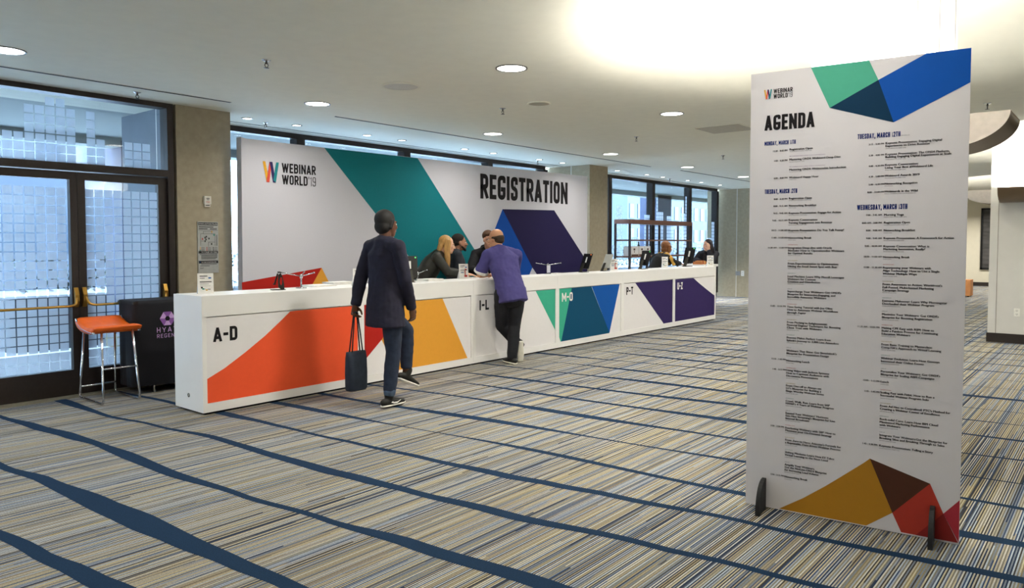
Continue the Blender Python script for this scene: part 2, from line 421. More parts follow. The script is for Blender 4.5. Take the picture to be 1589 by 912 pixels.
pier(-4.08, -3.45, 'wall_pier_hidden', 'concrete pier left of the glass doors, out of the picture')

# glazed bays
def film(parent, x0, x1, zb, tops, Y, pitch=.0895, sq=.078, ph=0.0):
    b = bmesh.new(); nx = int((x1 - x0 - .01) / pitch)
    for i in range(nx + 1):
        xa = x0 + .006 + i * pitch; xb = min(xa + sq, x1 - .004)
        if xb - xa < .02: continue
        h = tops(i, xa)
        z = zb + .01
        while z + sq <= h:
            poly(b, [(xa, Y, z), (xb, Y, z), (xb, Y, z + sq), (xa, Y, z + sq)]); z += pitch * .985
    return bobj('frosted_squares', b, frost, parent)
def bay(name, xs, Y, label, tops, z0=.12, z1=2.9, mw=.065, skip=None):
    r = empty(name, (0, 0, 0)); tag(r, label, 'window', kind='structure')
    b = bmesh.new()
    box(b, xs[0], xs[-1], Y - .06, Y + .08, z1, CZ + .01); box(b, xs[0], xs[-1], Y - .06, Y + .08, 0, z0)
    for x in xs: box(b, x - mw, x + mw, Y - .07, Y + .09, z0, z1)
    bobj('window_frame', b, bronze, r, bevel=.004)
    for k, (a, c) in enumerate(zip(xs[:-1], xs[1:])):
        b = bmesh.new(); box(b, a + mw, c - mw, Y + .005, Y + .017, z0, z1); bobj('glass_pane', b, glass, r)
        film(r, a + mw, c - mw, z0, (lambda i, x, k=k: tops(k, i, x)), Y - .004)
    return r
rs = random.Random(11)
sky2 = {}
def tops_b(k, i, x):
    key = (k, i // 2)
    if key not in sky2: sky2[key] = rs.choice([1.15, 1.3, 1.5, 1.75, 2.0, 2.3])
    return sky2[key]
T3 = {0: [1.5] * 3 + [2.35] * 3 + [1.25] * 4 + [1.7] * 4 + [1.3] * 3 + [2.2] * 4, 1: [2.05] * 2 + [2.62] + [2.3] * 3 + [1.55] * 2 + [2.15] * 4 + [1.25] * 2 + [1.5] * 2 + [2.3] * 3 + [2.72] * 2 + [2.3] * 2, 2: [2.4] * 2 + [1.3] * 3 + [1.6] * 3 + [1.2] * 4 + [1.7] * 3 + [2.1] * 6}
def tops_c(k, i, x):
    if k == 0: return 1.8
    t = T3[min(2, k - 1)]; return t[min(i, len(t) - 1)]
bay('window_2', [4.475, 5.98, 7.92, 9.88, 11.5], 8.75, 'tall dark framed windows behind the printed backdrop', tops_b)
bay('window_3', [12.4, 13.84, 15.76, 17.70, 19.35], 8.75, 'tall dark framed windows with frosted skyline squares beyond the backdrop', tops_c)
bay('window_4', [-3.45, -2.4, -1.3, -.2, .9, 1.93], 7.93, 'dark framed windows left of the entrance doors', lambda k, i, x: 1.6)

# entrance: frame, transom, two leaves
YD = 7.93
r = empty('window_1', (0, 0, 0)); tag(r, 'dark bronze door frame with glazed transom of frosted squares over the doors', 'window', kind='structure')
b = bmesh.new()
box(b, 3.76, 3.825, YD - .07, YD + .09, 0, CZ + .01); box(b, 1.93, 2.0, YD - .07, YD + .09, 0, CZ + .01)
box(b, 2.0, 3.76, YD - .07, YD + .09, 2.92, CZ + .01); box(b, 2.0, 3.76, YD - .08, YD + .09, 2.195, 2.265)
bobj('door_frame', b, bronze, r, bevel=.004)
b = bmesh.new(); box(b, 3.822, 3.849, YD - .02, YD + .06, 0, CZ); bobj('filler_strip', b, mat('light_filler', '#a9a89a', .6), r)
b = bmesh.new(); box(b, 2.0, 3.76, YD + .005, YD + .017, 2.265, 2.92); bobj('transom_glass', b, glass, r)
TT = {3: 3, 4: 3, 5: 6, 6: 6, 7: 7, 8: 7, 9: 6, 10: 0, 11: 6, 12: 3, 13: 0, 14: 0, 15: 3, 16: 3, 17: 3}
film(r, 2.0, 3.72, 2.262, lambda i, x: 2.262 + .0882 * TT.get(i, 3 if i < 3 else 0) + .02, YD - .004)
b = bmesh.new(); box(b, 1.93, 3.85, YD - .14, YD + .05, 0, .012); bobj('threshold', b, mat('threshold_metal', '#b4b09a', .4, metal=.7), r)

def leaf(name, x0, x1, sl, sr, label, hinge_left):
    r = empty(name, (0, 0, 0)); tag(r, label, 'door', kind='structure')
    b = bmesh.new()
    box(b, x0, x0 + sl, YD - .035, YD + .03, .012, 2.185); box(b, x1 - sr, x1, YD - .035, YD + .03, .012, 2.185)
    box(b, x0 + sl, x1 - sr, YD - .035, YD + .03, .012, .257); box(b, x0 + sl, x1 - sr, YD - .035, YD + .03, 2.11, 2.185)
    bobj('leaf_frame', b, bronze, r, bevel=.003)
    b = bmesh.new(); box(b, x0 + sl, x1 - sr, YD - .004, YD + .008, .257, 2.11); bobj('door_glass', b, glass, r)
    film(r, x0 + sl, x1 - sr, .262, lambda i, x: 2.11, YD - .012)
    # brass push bar on two brackets
    yb = YD - .11
    xa, xb = (x0 + .05, x1 - .035) if hinge_left else (x0 + .035, x1 - .045)
    b = bmesh.new(); tube(b, arc_pts([(xa, YD - .06, .99), (xa + .02, yb, .90), (xa + .07, yb, .885), (xb - .07, yb, .885), (xb - .02, yb, .90), (xb, YD - .06, .99)], .03), .0125, 10)
    bobj('push_bar', b, brass, r)
    for x in (xa, xb):
        b = bmesh.new()
        prism(b, [(x - .019, YD - .035, .87), (x - .019, YD - .055, .87), (x - .019, YD - .085, .93), (x - .019, YD - .085, .99), (x - .019, YD - .055, 1.06), (x - .019, YD - .035, 1.06)], (.038, 0, 0))
        bobj('bar_bracket', b, brass, r, bevel=.005)
    return r
leaf('door_1', 2.003, 2.879, .07, .064, 'left glass entrance door with frosted squares and brass push bar', True)
leaf('door_2', 2.883, 3.757, .07, .088, 'right glass entrance door with frosted squares beside the pier', False)

# interior columns
def icolumn(x0, y0, w, name, label):
    r = empty(name, (x0, y0, 0)); tag(r, label, 'pillar', kind='structure')
    b = bmesh.new(); box(b, 0, w, 0, w, 0, CZ + .55); bobj('column_cladding', b, whitewall, r)
    b = bmesh.new()
    for t in (.105, w - .105):
        box(b, -.0015, 0, t - .003, t + .003, .14, CZ + .5); box(b, t - .003, t + .003, -.0015, 0, .14, CZ + .5)
    bobj('panel_joints', b, mat('panel_joint', '#6b6558', .8), r)
    b = bmesh.new(); e = .012
    for q in ((-e, w + e, -e, 0), (-e, w + e, w, w + e), (-e, 0, 0, w), (w, w + e, 0, w)): box(b, *q, 0, .14)
    bobj('column_baseboard', b, dark_base, r)
    return r
icolumn(5.27, .945, .752, 'wall_column_near', 'white clad square column standing behind the agenda board')
icolumn(13.2, .836, .752, 'wall_column_right', 'white clad square column with dark baseboard at right edge')
icolumn(21.13, .86, .752, 'wall_column_far', 'white clad square column hidden beyond the right column')

# uplight sconces on the columns
sconce_skin = mat('brushed_bronze_metal', '#7d6a55', .38, metal=.75, var=.05, scale=5)
sconce_cap = mat('sconce_end_plate', '#b7b0ab', .45, metal=.45)
def sconce(loc, rz, label, energy):
    r = empty('wall_sconce', loc, label, 'wall light', 'quarter round uplights on the white columns', rz)
    # local: wall plane y = 0, projecting to -y, length along x (-.25..+.25), z 0 top, -.21 bottom
    pr = [(-.386 * cos(a) , -.21 * sin(a)) for a in [k * pi / 2 / 24 for k in range(25)]]
    b = bmesh.new(); L = .255; inner = [(y * .93, z * .93 + .0) for y, z in pr]
    for s in (0,):
        A = [[b.verts.new((x, y, z)) for y, z in pr] for x in (-L, L)]; B = [[b.verts.new((x, y, z)) for y, z in inner] for x in (-L, L)]
        for k in range(24):
            f = b.faces.new((A[0][k], A[0][k + 1], A[1][k + 1], A[1][k])); f.smooth = True
            f = b.faces.new((B[0][k], B[1][k], B[1][k + 1], B[0][k + 1])); f.smooth = True
        b.faces.new((A[0][0], A[1][0], B[1][0], B[0][0])); b.faces.new((A[0][24], B[0][24], B[1][24], A[1][24]))
    bobj('trough', b, sconce_skin, r)
    for x in (-L, L - .006):
        b = bmesh.new(); prism(b, [(x, y, z) for y, z in pr] + [(x, 0, 0)], (.006, 0, 0)); bobj('end_plate', b, sconce_cap, r)
    b = bmesh.new(); tube(b, [(-L + .05, -.16, -.09), (L - .05, -.16, -.09)], .018, 10); bobj('lamp_tube', b, mat('lamp_tube', '#ffffff', emit='#fff4dd', estr=8), r)
    ld = bpy.data.lights.new('uplight', 'AREA'); ld.shape = 'RECTANGLE'; ld.size = .46; ld.size_y = .26; ld.energy = energy; ld.color = (1, .97, .93); ld.spread = radians(165)
    lo = bpy.data.objects.new('uplight', ld); COL.objects.link(lo); lo.parent = r; lo.location = (0, -.17, -.03); lo.rotation_euler = (pi, 0, 0)
    return r
def column_sconces(x0, y0, w, what, faces, energy=LAMP_COVE):
    z = 2.30; c = w / 2
    D = {'front': ((x0, y0 + c, z), -pi / 2), 'right': ((x0 + c, y0, z), 0.0), 'left': ((x0 + c, y0 + w, z), pi), 'rear': ((x0 + w, y0 + c, z), pi / 2)}
    for f in faces: sconce(D[f][0], D[f][1], what % f, energy * ((2.4 if f == 'front' else .4 if f in ('right', 'rear') else 1) if x0 == 5.27 else 1))
column_sconces(5.27, .945, .752, 'bronze quarter round uplight on the %s face of the column behind the agenda board', ('front', 'right', 'left', 'rear'))
column_sconces(13.2, .836, .752, 'bronze quarter round uplight on the %s face of the column at the right edge', ('front', 'right', 'left', 'rear'))
column_sconces(21.13, .86, .752, 'bronze quarter round uplight on the %s face of the farthest column', ('front', 'left'))
column_sconces(-2.66, .945, .752, 'bronze quarter round uplight on the %s face of a column behind the viewer', ('rear', 'left'), LAMP_COVE)

# ------------------------------------------------------------------ ceiling fittings
lamp_glow = mat('downlight_glow', '#ffffff', emit='#fffaf0', estr=9.0)
trim_ring = mat('downlight_trim', '#6f6d66', .4, metal=.4)
def downlight(x, y, r, energy, label, group, spot=150):
    o = empty('downlight', (x, y, ceil_z(x, y)), label, 'ceiling light', group)
    b = bmesh.new(); prof = [(r, .001), (r + .012, 0), (r + .012, -.006), (r - .004, -.006), (r - .006, .001)]
    rings = [[b.verts.new((q * cos(2 * pi * k / 32), q * sin(2 * pi * k / 32), z)) for k in range(32)] for q, z in prof]
    for A, B in zip(rings[:-1], rings[1:]):
        for k in range(32): b.faces.new((A[k], A[(k + 1) % 32], B[(k + 1) % 32], B[k]))
    bobj('trim_ring', b, trim_ring, o)
    b = bmesh.new(); vs = [b.verts.new((r * cos(2 * pi * k / 32), r * sin(2 * pi * k / 32), -.003)) for k in range(32)]; b.faces.new(vs[::-1])
    vs = [b.verts.new((r * cos(2 * pi * k / 32), r * sin(2 * pi * k / 32), -.0005)) for k in range(32)]; b.faces.new(vs)
    bobj('diffuser', b, lamp_glow, o)
    ld = bpy.data.lights.new('lamp', 'AREA'); ld.shape = 'DISK'; ld.size = r * 1.8; ld.energy = energy; ld.color = WARM; ld.spread = radians(spot)
    lo = bpy.data.objects.new('lamp', ld); COL.objects.link(lo); lo.parent = o; lo.location = (0, 0, -.012)
    return o
ordw = ['first', 'second', 'third', 'fourth', 'fifth', 'sixth', 'seventh', 'eighth', 'ninth', 'tenth', 'eleventh', 'twelfth', 'thirteenth', 'fourteenth']
G1 = 'large round downlights over the counter'
for x, l in ((1.95, 'bright round downlight cut by the left edge, over the entrance doors'), (4.79, 'bright round downlight nearest the concrete pier, above the left of the backdrop'),
             (7.62, 'bright round downlight above the middle of the printed backdrop'), (10.6, 'bright round downlight above the right end of the backdrop'),
             (13.4, 'small looking bright downlight above the window by the shelf unit'), (16.15, 'farthest round downlight, touching the agenda board edge')):
    downlight(x, 6.65, .125, LAMP_MAIN, l, G1)
for x, l in ((4.87, 'largest bright downlight at the top centre of the ceiling'), (7.74, 'bright downlight above and left of the agenda board, beside the access panel')):
    downlight(x, 4.04, .125, LAMP_MAIN * 2.3, l, 'large round downlights over the walkway')
XS = [4.82, 5.5, 6.62, 7.26, 8.57, 9.26, 10.5, 11.2, 13.12, 14.34, 15.06, 16.29, 17.02, 18.11]
for k, x in enumerate(XS):
    seg = 'behind the backdrop' if k < 8 else 'beyond the middle pier'
    n = ordw[k] if k < 8 else ordw[k - 8]
    downlight(x, 8.07, .055, LAMP_SMALL * (11 if k == 13 else 1), '%s small window side downlight from the left, %s' % (n, seg), 'small downlights along the windows', 120 if k < 13 else 75)
# unseen lamps: the hall's own, plus added fill for agenda board and right column
for x, y, k_ in ((-3.8, 6.65, 1), (-.9, 6.65, 1), (-3.8, 4.04, .5), (-.9, 4.04, .5), (2.0, 4.04, .28), (3.2, 1.15, .36), (10.6, 4.04, 1.2), (13.4, 4.04, 1), (16.2, 4.04, 1), (-.9, -3.5, .5), (4, -4.5, 1.4), (7.7, -3, 1.2), (10.4, .6, 1.1), (12, -3, 1.5), (17, -2, 1.5), (22, 3, 2), (25.5, 3.0, 2), (28.3, 3.0, 2), (25, -1, 2), (28.5, 5.5, 2), (22, 6.5, 1.5)):
    ld = bpy.data.lights.new('hall_fill_lamp', 'AREA'); ld.shape = 'DISK'; ld.size = .25; ld.energy = LAMP_HALL_FILL * k_; ld.color = WARM; ld.spread = radians(150)
    lo = bpy.data.objects.new('hall_fill_lamp', ld); COL.objects.link(lo); lo.location = (x, y, ceil_z(x, y) - .02)

slot_m = black
for (x0, x1, y, w, l) in ((-3, 4.16, 7.28, .034, 'long dark slot diffuser in the ceiling over the entrance doors'), (5.4, 12.85, 7.15, .034, 'long dark slot diffuser in the ceiling over the backdrop'),
                       (13.9, 19.5, 7.04, .036, 'dark slot diffuser in the ceiling toward the end pier'), (4.6, 11.7, 8.42, .02, 'thin dark slot close to the windows behind the backdrop'), (12.5, 19.6, 8.42, .02, 'thin dark slot close to the windows beyond the middle pier')):
    o = empty('slot_diffuser', (x0, y, CZ), l, 'air vent')
    b = bmesh.new(); box(b, 0, x1 - x0, -w / 2, w / 2, -.0045, .003); bobj('slot_opening', b, slot_m, o)
    b = bmesh.new(); box(b, 0, x1 - x0, -w / 2 - .006, -w / 2, -.003, .003); box(b, 0, x1 - x0, w / 2, w / 2 + .006, -.003, .003); bobj('slot_edge', b, white_ceiling, o)
for x, y, r, l, g_ in ((4.76, 5.3, .165, 'faint round white ceiling speaker above the backdrop logo', '#cfcec6'), (6.28, 4.83, .115, 'small round beige ceiling speaker right of the top centre downlight', '#a8a390')):
    o = empty('ceiling_speaker', (x, y, CZ), l, 'speaker')
    b = bmesh.new(); lathe(b, [(r * 1.08, .001), (r * 1.08, -.005), (r * .98, -.010), (r * .95, -.004)], 40); bobj('speaker_rim', b, white_ceiling, o)
    b = bmesh.new(); lathe(b, [(r * .95, 0), (r * .94, -.006), (r * .6, -.0075)], 40); bobj('speaker_grille', b, mat('grille' + g_[1:], g_, .8, var=.12, scale=300), o)
o = empty('ceiling_access_panel', (8.88, 3.72, CZ), 'square access panel in the ceiling beside the agenda board', 'access panel')
b = bmesh.new(); box(b, 0, .62, 0, .62, -.006, .002); bobj('panel_frame', b, white_ceiling, o, bevel=.003)
b = bmesh.new(); box(b, .02, .6, .02, .6, -.0085, -.006); bobj('panel_leaf', b, mat('access_panel_leaf', '#b7b3a4', .85), o)
spk = mat('sprinkler_metal', '#4c4741', .35, metal=.8)
for x, y, s, l in ((3.39, 5.38, 1.0, 'sprinkler head high above the doors, left of centre'), (3.3, 7.5, 1.0, 'sprinkler head just in front of the concrete pier'), (6.25, 5.31, 1.0, 'sprinkler head above the word on the backdrop'),
                (9.1, 5.29, 1.0, 'sprinkler head below the access panel'), (9.29, 1.17, 1.0, 'sprinkler head right of the agenda board'), (11.98, 5.29, 1.0, 'sprinkler head left of the agenda board edge'),
                (5.13, 8.18, 1.0, 'sprinkler head by the window over the backdrop corner'), (10.6, 8.18, 1.0, 'sprinkler head by the window left of the middle pier'), (12.7, 8.18, 1.0, 'sprinkler head just right of the middle pier'), (15.6, 8.18, 1.0, 'sprinkler head by the window above the shelf unit'), (13.0, 2.0, 1.0, 'sprinkler head left of the right hand column')):
    o = empty('sprinkler_head', (x, y, ceil_z(x, y)), l, 'sprinkler', 'ceiling sprinklers')
    b = bmesh.new(); lathe(b, [(.034, .001), (.036, -.004), (.02, -.010), (.010, -.012)], 20); bobj('escutcheon', b, chrome, o)
    b = bmesh.new(); lathe(b, [(.009, -.01), (.009, -.03), (.006, -.034)], 12)
    for s_ in (-1, 1): tube(b, [(.009 * s_, 0, -.026), (.016 * s_, 0, -.045), (.004 * s_, 0, -.062)], .0035, 8)
    bobj('frame_arms', b, spk, o)
    b = bmesh.new(); lathe(b, [(.004, -.06), (.022, -.064), (.022, -.066), (.003, -.067)], 16); bobj('deflector', b, spk, o)

# ------------------------------------------------------------------ outside
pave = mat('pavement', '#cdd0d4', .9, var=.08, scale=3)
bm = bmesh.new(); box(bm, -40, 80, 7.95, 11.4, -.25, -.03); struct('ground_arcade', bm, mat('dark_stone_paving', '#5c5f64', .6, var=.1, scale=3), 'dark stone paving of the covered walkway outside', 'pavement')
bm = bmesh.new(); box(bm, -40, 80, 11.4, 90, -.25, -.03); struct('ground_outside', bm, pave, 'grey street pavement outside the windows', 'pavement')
soffit = mat('arcade_soffit', '#9aa09c', .9, var=.02, scale=5)
bm = bmesh.new(); box(bm, -40, 60, 8.9, 11.0, CZ - .0, CZ + .5); box(bm, -40, 60, 11.0, 11.35, CZ - .12, CZ + .5)
box(bm, -7.2, 3.85, 8.02, 8.9, CZ + .001, CZ + .5)
struct('ceiling_arcade', bm, soffit, 'pale soffit of the covered walkway outside the glass', 'soffit')
sky_stone = mat('sky_tinted_stone', '#36405a', .5, var=.12, scale=5)  # blue of the reflected sky is put into the dark stone colour
for x, l in ((4.6, 'dark stone pillar outside, seen through the transom'), (12.2, 'dark stone pillar outside behind the middle pier'), (20.2, 'dark stone pillar tinted with sky blue, outside behind the shelf unit'), (2.2, 'dark narrow pillar outside behind the left door')):
    w = .9 if x != 2.2 else .4
    o = empty('street_pillar', (x, 11.3, -.03), l, 'pillar'); tag(o, kind='structure')
    b = bmesh.new(); box(b, 0, w, -.3, .3, 0, CZ); bobj('pillar_shaft', b, sky_stone, o, bevel=.01)
    b = bmesh.new(); box(b, -.03, w + .03, -.33, .33, 0, .2); bobj('pillar_base', b, concrete, o)
planter_m = mat('planter_stone', '#4c4f55', .8)
for x0, x1, l in ((-1.5, 3.0, 'long low dark planter wall outside behind the left door'), (3.4, 9.0, 'long low dark planter wall outside behind the pier and backdrop'), (13.5, 26.0, 'long low dark planter wall outside beyond the far windows')):
    o = empty('street_planter', (x0, 11.75, -.03), l, 'planter')
    b = bmesh.new(); box(b, 0, x1 - x0, 0, .5, 0, .75); bobj('planter_box', b, planter_m, o, bevel=.015)
    b = bmesh.new(); rp_ = random.Random(5)
    for k in range(int(180 * (x1 - x0))):
        p = Vector((rp_.uniform(.05, x1 - x0 - .05), rp_.uniform(.05, .45), .8 + rp_.random() ** 1.5 * .5)); d = Vector((rp_.uniform(-1, 1), rp_.uniform(-1, 1), rp_.uniform(.2, 1))).normalized() * .09
        s_ = d.cross(Vector((0, 0, 1))).normalized() * .025; poly(b, [p, p + d * .5 + s_, p + d, p + d * .5 - s_])
    lf = bobj('foliage', b, mat('planter_leaves', '#16281b', .7, var=.3), o); tag(lf, kind='stuff')
# far buildings, each window its own part
glz = mat('far_window_glass', '#1d2a38', .25, spec=.6)
def building(x, y, w, d, h, col, label, cols, z0, dz, ww, wh, rows):
    o = empty('office_building', (x, y, -.03), label, 'building')
    b = bmesh.new(); box(b, 0, w, 0, d, 0, h); bobj('facade', b, mat('facade' + col[1:], col, .85, var=.04, scale=2), o)
    b = bmesh.new(); box(b, -.2, w + .2, -.2, d + .2, h, h + .5); bobj('roof_parapet', b, mat('facade' + col[1:], col), o)
    src = None
    for i in range(cols):
        for j in range(rows):
            px_ = (i + .5) * w / cols; pz_ = z0 + j * dz
            if src is None:
                b = bmesh.new(); box(b, -ww / 2, ww / 2, -.06, .02, 0, wh); src = bobj('window', b, glz, o); c = src
            else:
                c = src.copy(); COL.objects.link(c); c.parent = o
            c.location = (px_, 0, pz_)
building(57, 34, 17, 10, 30, '#4f585f', 'white office building with a grid of windows beyond the glass', 12, 1.5, 2.2, .75, 1.3, 8)
building(29, 30, 13, 10, 16, '#36434f', 'pale blue low building outside behind the bottle shelf', 6, 1.0, 3.0, 1.2, 1.9, 4)
building(76, 42, 40, 12, 14, '#5a626a', 'light grey tower outside at the far window', 8, 1.5, 2.6, 1.2, 1.6, 7)
building(-16, 26, 13, 9, 16, '#3a414b', 'dark grey building outside the entrance doors', 6, 1.2, 3.0, 1.4, 1.9, 4)
building(1, 27, 12, 9, 12, '#333a45', 'dark building across the street behind the right door', 6, 1.2, 3.0, 1.3, 1.8, 3)

# ================================================================== COUNTER
YF = 6.11; CH = 1.037
lam = mat('white_laminate', '#efedea', .42, var=.012, scale=4, spec=.35)
panel_white = mat('panel_print_white', '#e9e6e6', .6, var=.01)
C_ORANGE = mat('print_orange', '#ee5a34', .6, var=.015, spec=.15); C_RED = mat('print_red', '#b3231b', .65, var=.02, spec=.15); C_AMBER = mat('print_amber', '#e2a03a', .6, var=.015, spec=.15)
C_GREEN = mat('print_green', '#3fae8f', .6, var=.015, spec=.15); C_DEEP = mat('print_deep_teal', '#064a6b', .6, var=.02, spec=.15); C_BLUE = mat('print_blue', '#0a55a8', .6, var=.02, spec=.15)
C_PURP = mat('print_purple', '#33265a', .65, var=.02, spec=.15); C_TEAL = mat('print_teal', '#13767e', .65, var=.02, spec=.15); C_INK = mat('print_ink', '#1d1a1d', .6, spec=.15)
C_WHITE = mat('print_white_ink', '#ece9e6', .6, spec=.15); C_BRIGHT = mat('print_bright_blue', '#0848a0', .65, var=.02, spec=.15); C_NAVY = mat('print_navy', '#231d47', .65, var=.02, spec=.15)
PAL = [C_ORANGE, C_RED, C_AMBER, C_GREEN, C_DEEP, C_BLUE, C_PURP, C_TEAL, C_INK, C_WHITE, C_BRIGHT, C_NAVY]
PI = {m.name: i for i, m in enumerate(PAL)}
YP = 6.122      # panel face
def cp(pts):   # picture corner -> point on the counter panel face
    return [(lambda v: (v.x, v.z))(at_y(px, py, YP)) for px, py in pts]
SEC = [
 ('A-D', C_INK, (331, 368, 504.5, 531), [(C_ORANGE, [(450.3, 483), (432, 501), (411.2, 520.8), (381, 546), (348.2, 571.2), (319, 589.4), (319, 632), (560, 590), (560, 470)])], 'registration counter section lettered A-D with orange panel at the left end'),
 ('E-H', C_WHITE, None, [(C_RED, [(560, 470), (632, 463), (632, 467), (592, 527), (560, 566)]), (C_AMBER, [(632.3, 464), (690, 458), (686.6, 463.2), (725.3, 555.3), (725.3, 560), (616.5, 578), (614, 571), (592, 527)])], 'registration counter section with red and amber panel behind the walking person'),
 ('I-L', C_INK, (743.7, 758.5, 469.5, 486), [(C_GREEN, [(829, 447), (831, 451), (862.5, 514.5), (870, 520), (870, 440)])], 'registration counter section lettered I-L where the man in purple leans'),
 ('M-O', C_WHITE, (871.7, 888.5, 455, 470.5), [(C_GREEN, [(860, 440), (888, 440), (887.5, 445.6), (871, 528.9), (870.5, 532), (866, 518)]), (C_DEEP, [(887.5, 445.6), (888, 440), (916.6, 440), (917.1, 442.9), (945.3, 514.7), (945.8, 520), (871, 534), (871, 528.9)]), (C_BLUE, [(916.6, 440), (963, 432), (961.9, 438.9), (946, 514.3), (945.5, 516)])], 'registration counter section lettered M-O with green, teal and blue panel'),
 ('P-T', C_INK, (971.7, 982.4, 445, 460), [(C_PURP, [(983, 434), (1049, 426), (1049, 502), (1030, 503), (1028.2, 499.7), (984.2, 436.6)])], 'registration counter section lettered P-T with purple slanted panel'),
 ('U-Z', C_WHITE, (1050.8, 1059.2, 437, 450), [(C_PURP, [(1044, 425), (1072, 425), (1073, 428.7), (1086.8, 440.9), (1098, 450), (1110, 459.5), (1112, 461), (1112, 490), (1044, 500)])], 'registration counter section lettered U-Z, purple, at the far end'),
]
XB = [3.19, 4.915, 6.64, 8.375, 10.115, 11.85, 13.575]
def clip(poly_, lo, hi, ax):
    for side, lim in ((1, lo), (-1, hi)):
        out = []
        for i in range(len(poly_)):
            a, b = poly_[i - 1], poly_[i]
            ia, ib = side * (a[ax] - lim) >= 0, side * (b[ax] - lim) >= 0
            if ia != ib:
                t = (lim - a[ax]) / (b[ax] - a[ax]); out.append((a[0] + (b[0] - a[0]) * t, a[1] + (b[1] - a[1]) * t))
            if ib: out.append(b)
        poly_ = out
        if not poly_: return []
    return poly_
for k, (txt, tm, tb, art, lab) in enumerate(SEC):
    x0, x1 = XB[k] + .001, XB[k + 1] - .001
    o = empty('registration_counter', (0, 0, 0), lab, 'counter', 'registration counter sections')
    st = .04; z0, z1 = .098, .851
    b = bmesh.new()
    box(b, x0, x1, YF, YF + .5, z1 + .006, CH)                       # top box
    box(b, x0 + st, x1 - st, YF, YF + .03, .022, z0)                            # kick
    box(b, x0, x0 + st, YF, YF + .5, .022, z1 + .006); box(b, x1 - st, x1, YF, YF + .5, .022, z1 + .006)
    box(b, x0 + st, x1 - st, YF + .03, YF + .05, .022, z1 + .006)
    bobj('carcass', b, lam, o, bevel=.003)
    b = bmesh.new(); box(b, x0 + .03, x1 - .03, YF + .03, YF + .47, 0, .022); bobj('plinth', b, black, o)
    b = bmesh.new(); box(b, x0 + st, x1 - st, YP, YF + .03, z0 + .001, z1 - .004); bobj('front_panel', b, panel_white, o)
    for m, pts in art:
        q = clip(clip(cp(pts), x0 + st, x1 - st, 0), z0 + .002, z1 - .005, 1)
        b = bmesh.new(); poly(b, [(x, YP - .0012, z) for x, z in q]); bobj('printed_shape', b, m, o)
    b = bmesh.new()
    if tb:
        a = at_y(tb[0], tb[3], YP); c = at_y(tb[1], tb[2], YP); lx, lz, lw = a.x, a.z, c.x - a.x
    else: lx, lz, lw = x0 + .1, .665, .19
    letters(b, txt, (lx, YP - .0024, .662 if k else lz), (1, 0, 0), (0, 0, 1), .125 if k else .128, lw, t=.2, gap=.075, mi=0)
    bobj('section_letters', b, tm, o)
    if k == 0:
        b = bmesh.new(); lathe(b, [(.019, 0), (.019, .004), (.012, .006), (.011, -.002)], 20)
        for v in b.verts: v.co = Vector((x0 - v.co.z, YF + .25 + v.co.x, .15 + v.co.y))
        bobj('cable_grommet', b, mat('grommet_chrome', '#9c9c98', .25, metal=.8), o)

# side counter beyond the end, where the dark haired woman sits
o = empty('side_counter', (14.4, 6.75, 0), 'white side counter beyond the end section under the wooden tray', 'counter')
b = bmesh.new(); box(b, 0, .7, 0, .55, CH - .05, CH); bobj('counter_top', b, lam, o, bevel=.004)
b = bmesh.new(); box(b, .04, .66, .04, .51, 0, CH - .05); bobj('counter_body', b, lam, o, bevel=.003)

# ================================================================== BACKDROP
YB = 7.6
o = empty('printed_backdrop', (0, 0, 0), 'tall white fabric backdrop printed REGISTRATION with teal and purple shapes', 'backdrop')
fabric = mat('backdrop_fabric', '#cccbd2', .9, var=.012, scale=60)
topE = [(374.2, 212), (376, 213.2), (378.5, 214.0), (382, 214.9), (391, 216.0), (409, 217.8), (437, 221.3), (503, 229), (648, 245), (752, 257), (830, 265), (911.7, 273.7)]
tp = [at_y(px, py, YB) for px, py in topE]
b = bmesh.new(); xl, xr = at_y(374.5, 330, YB).x, tp[-1].x
front = [(xl, YB, .02)] + [(v.x, YB, v.z) for v in tp] + [(xr, YB, .02)]
prism(b, front, (0, .10, 0)); bobj('fabric_panel', b, fabric, o)
def bq(px, py): v = at_y(px, py, YB); return (v.x, YB - .0015, v.z)
def down(p, q, z=.03):    # continue edge p->q down to height z
    a, c = at_y(*p, YB), at_y(*q, YB); t = (z - a.z) / (c.z - a.z); return (a.x + (c.x - a.x) * t, YB - .0015, z)
b = bmesh.new(); poly(b, [bq(503, 229.2), bq(648, 245.4), down((648, 245), (738.3, 390)), down((503, 229), (653, 421.7))], 0); bobj('printed_shape', b, PAL[PI['print_teal']], o)
b = bmesh.new(); poly(b, [bq(375, 438), bq(499, 415.2), down((499, 415.2), (482, 446), .5), (xl + .01, YB - .0015, .5)], 0); bobj('printed_shape', b, PAL[PI['print_red']], o)
b = bmesh.new(); poly(b, [bq(499, 415.2), down((499, 415.2), (512.3, 441.4), .5), down((499, 415.2), (482, 446), .5)], 0); bobj('printed_shape', b, PAL[PI['print_amber']], o)
b = bmesh.new(); poly(b, [bq(779.7, 324.4), bq(826, 415), bq(819, 431.5), down((779.7, 324.4), (767.4, 356.3), .6)], 0); bobj('printed_shape', b, PAL[PI['print_bright_blue']], o)
b = bmesh.new(); poly(b, [bq(779.7, 324.4), bq(859.9, 326.2), bq(911.4, 406.5), (xr - .004, YB - .0015, .5), (at_y(860, 440, YB).x, YB - .0015, .5), bq(826, 415)], 0); bobj('printed_shape', b, PAL[PI['print_navy']], o)
b = bmesh.new()
a, c = at_y(745.2, 308.7, YB), at_y(880.6, 282.5, YB)
letters(b, 'REGISTRATION', (a.x, YB - .003, 2.170), (1, 0, 0), (0, 0, 1), .378, c.x - a.x, t=.185, gap=.08)
bobj('title_letters', b, C_INK, o)
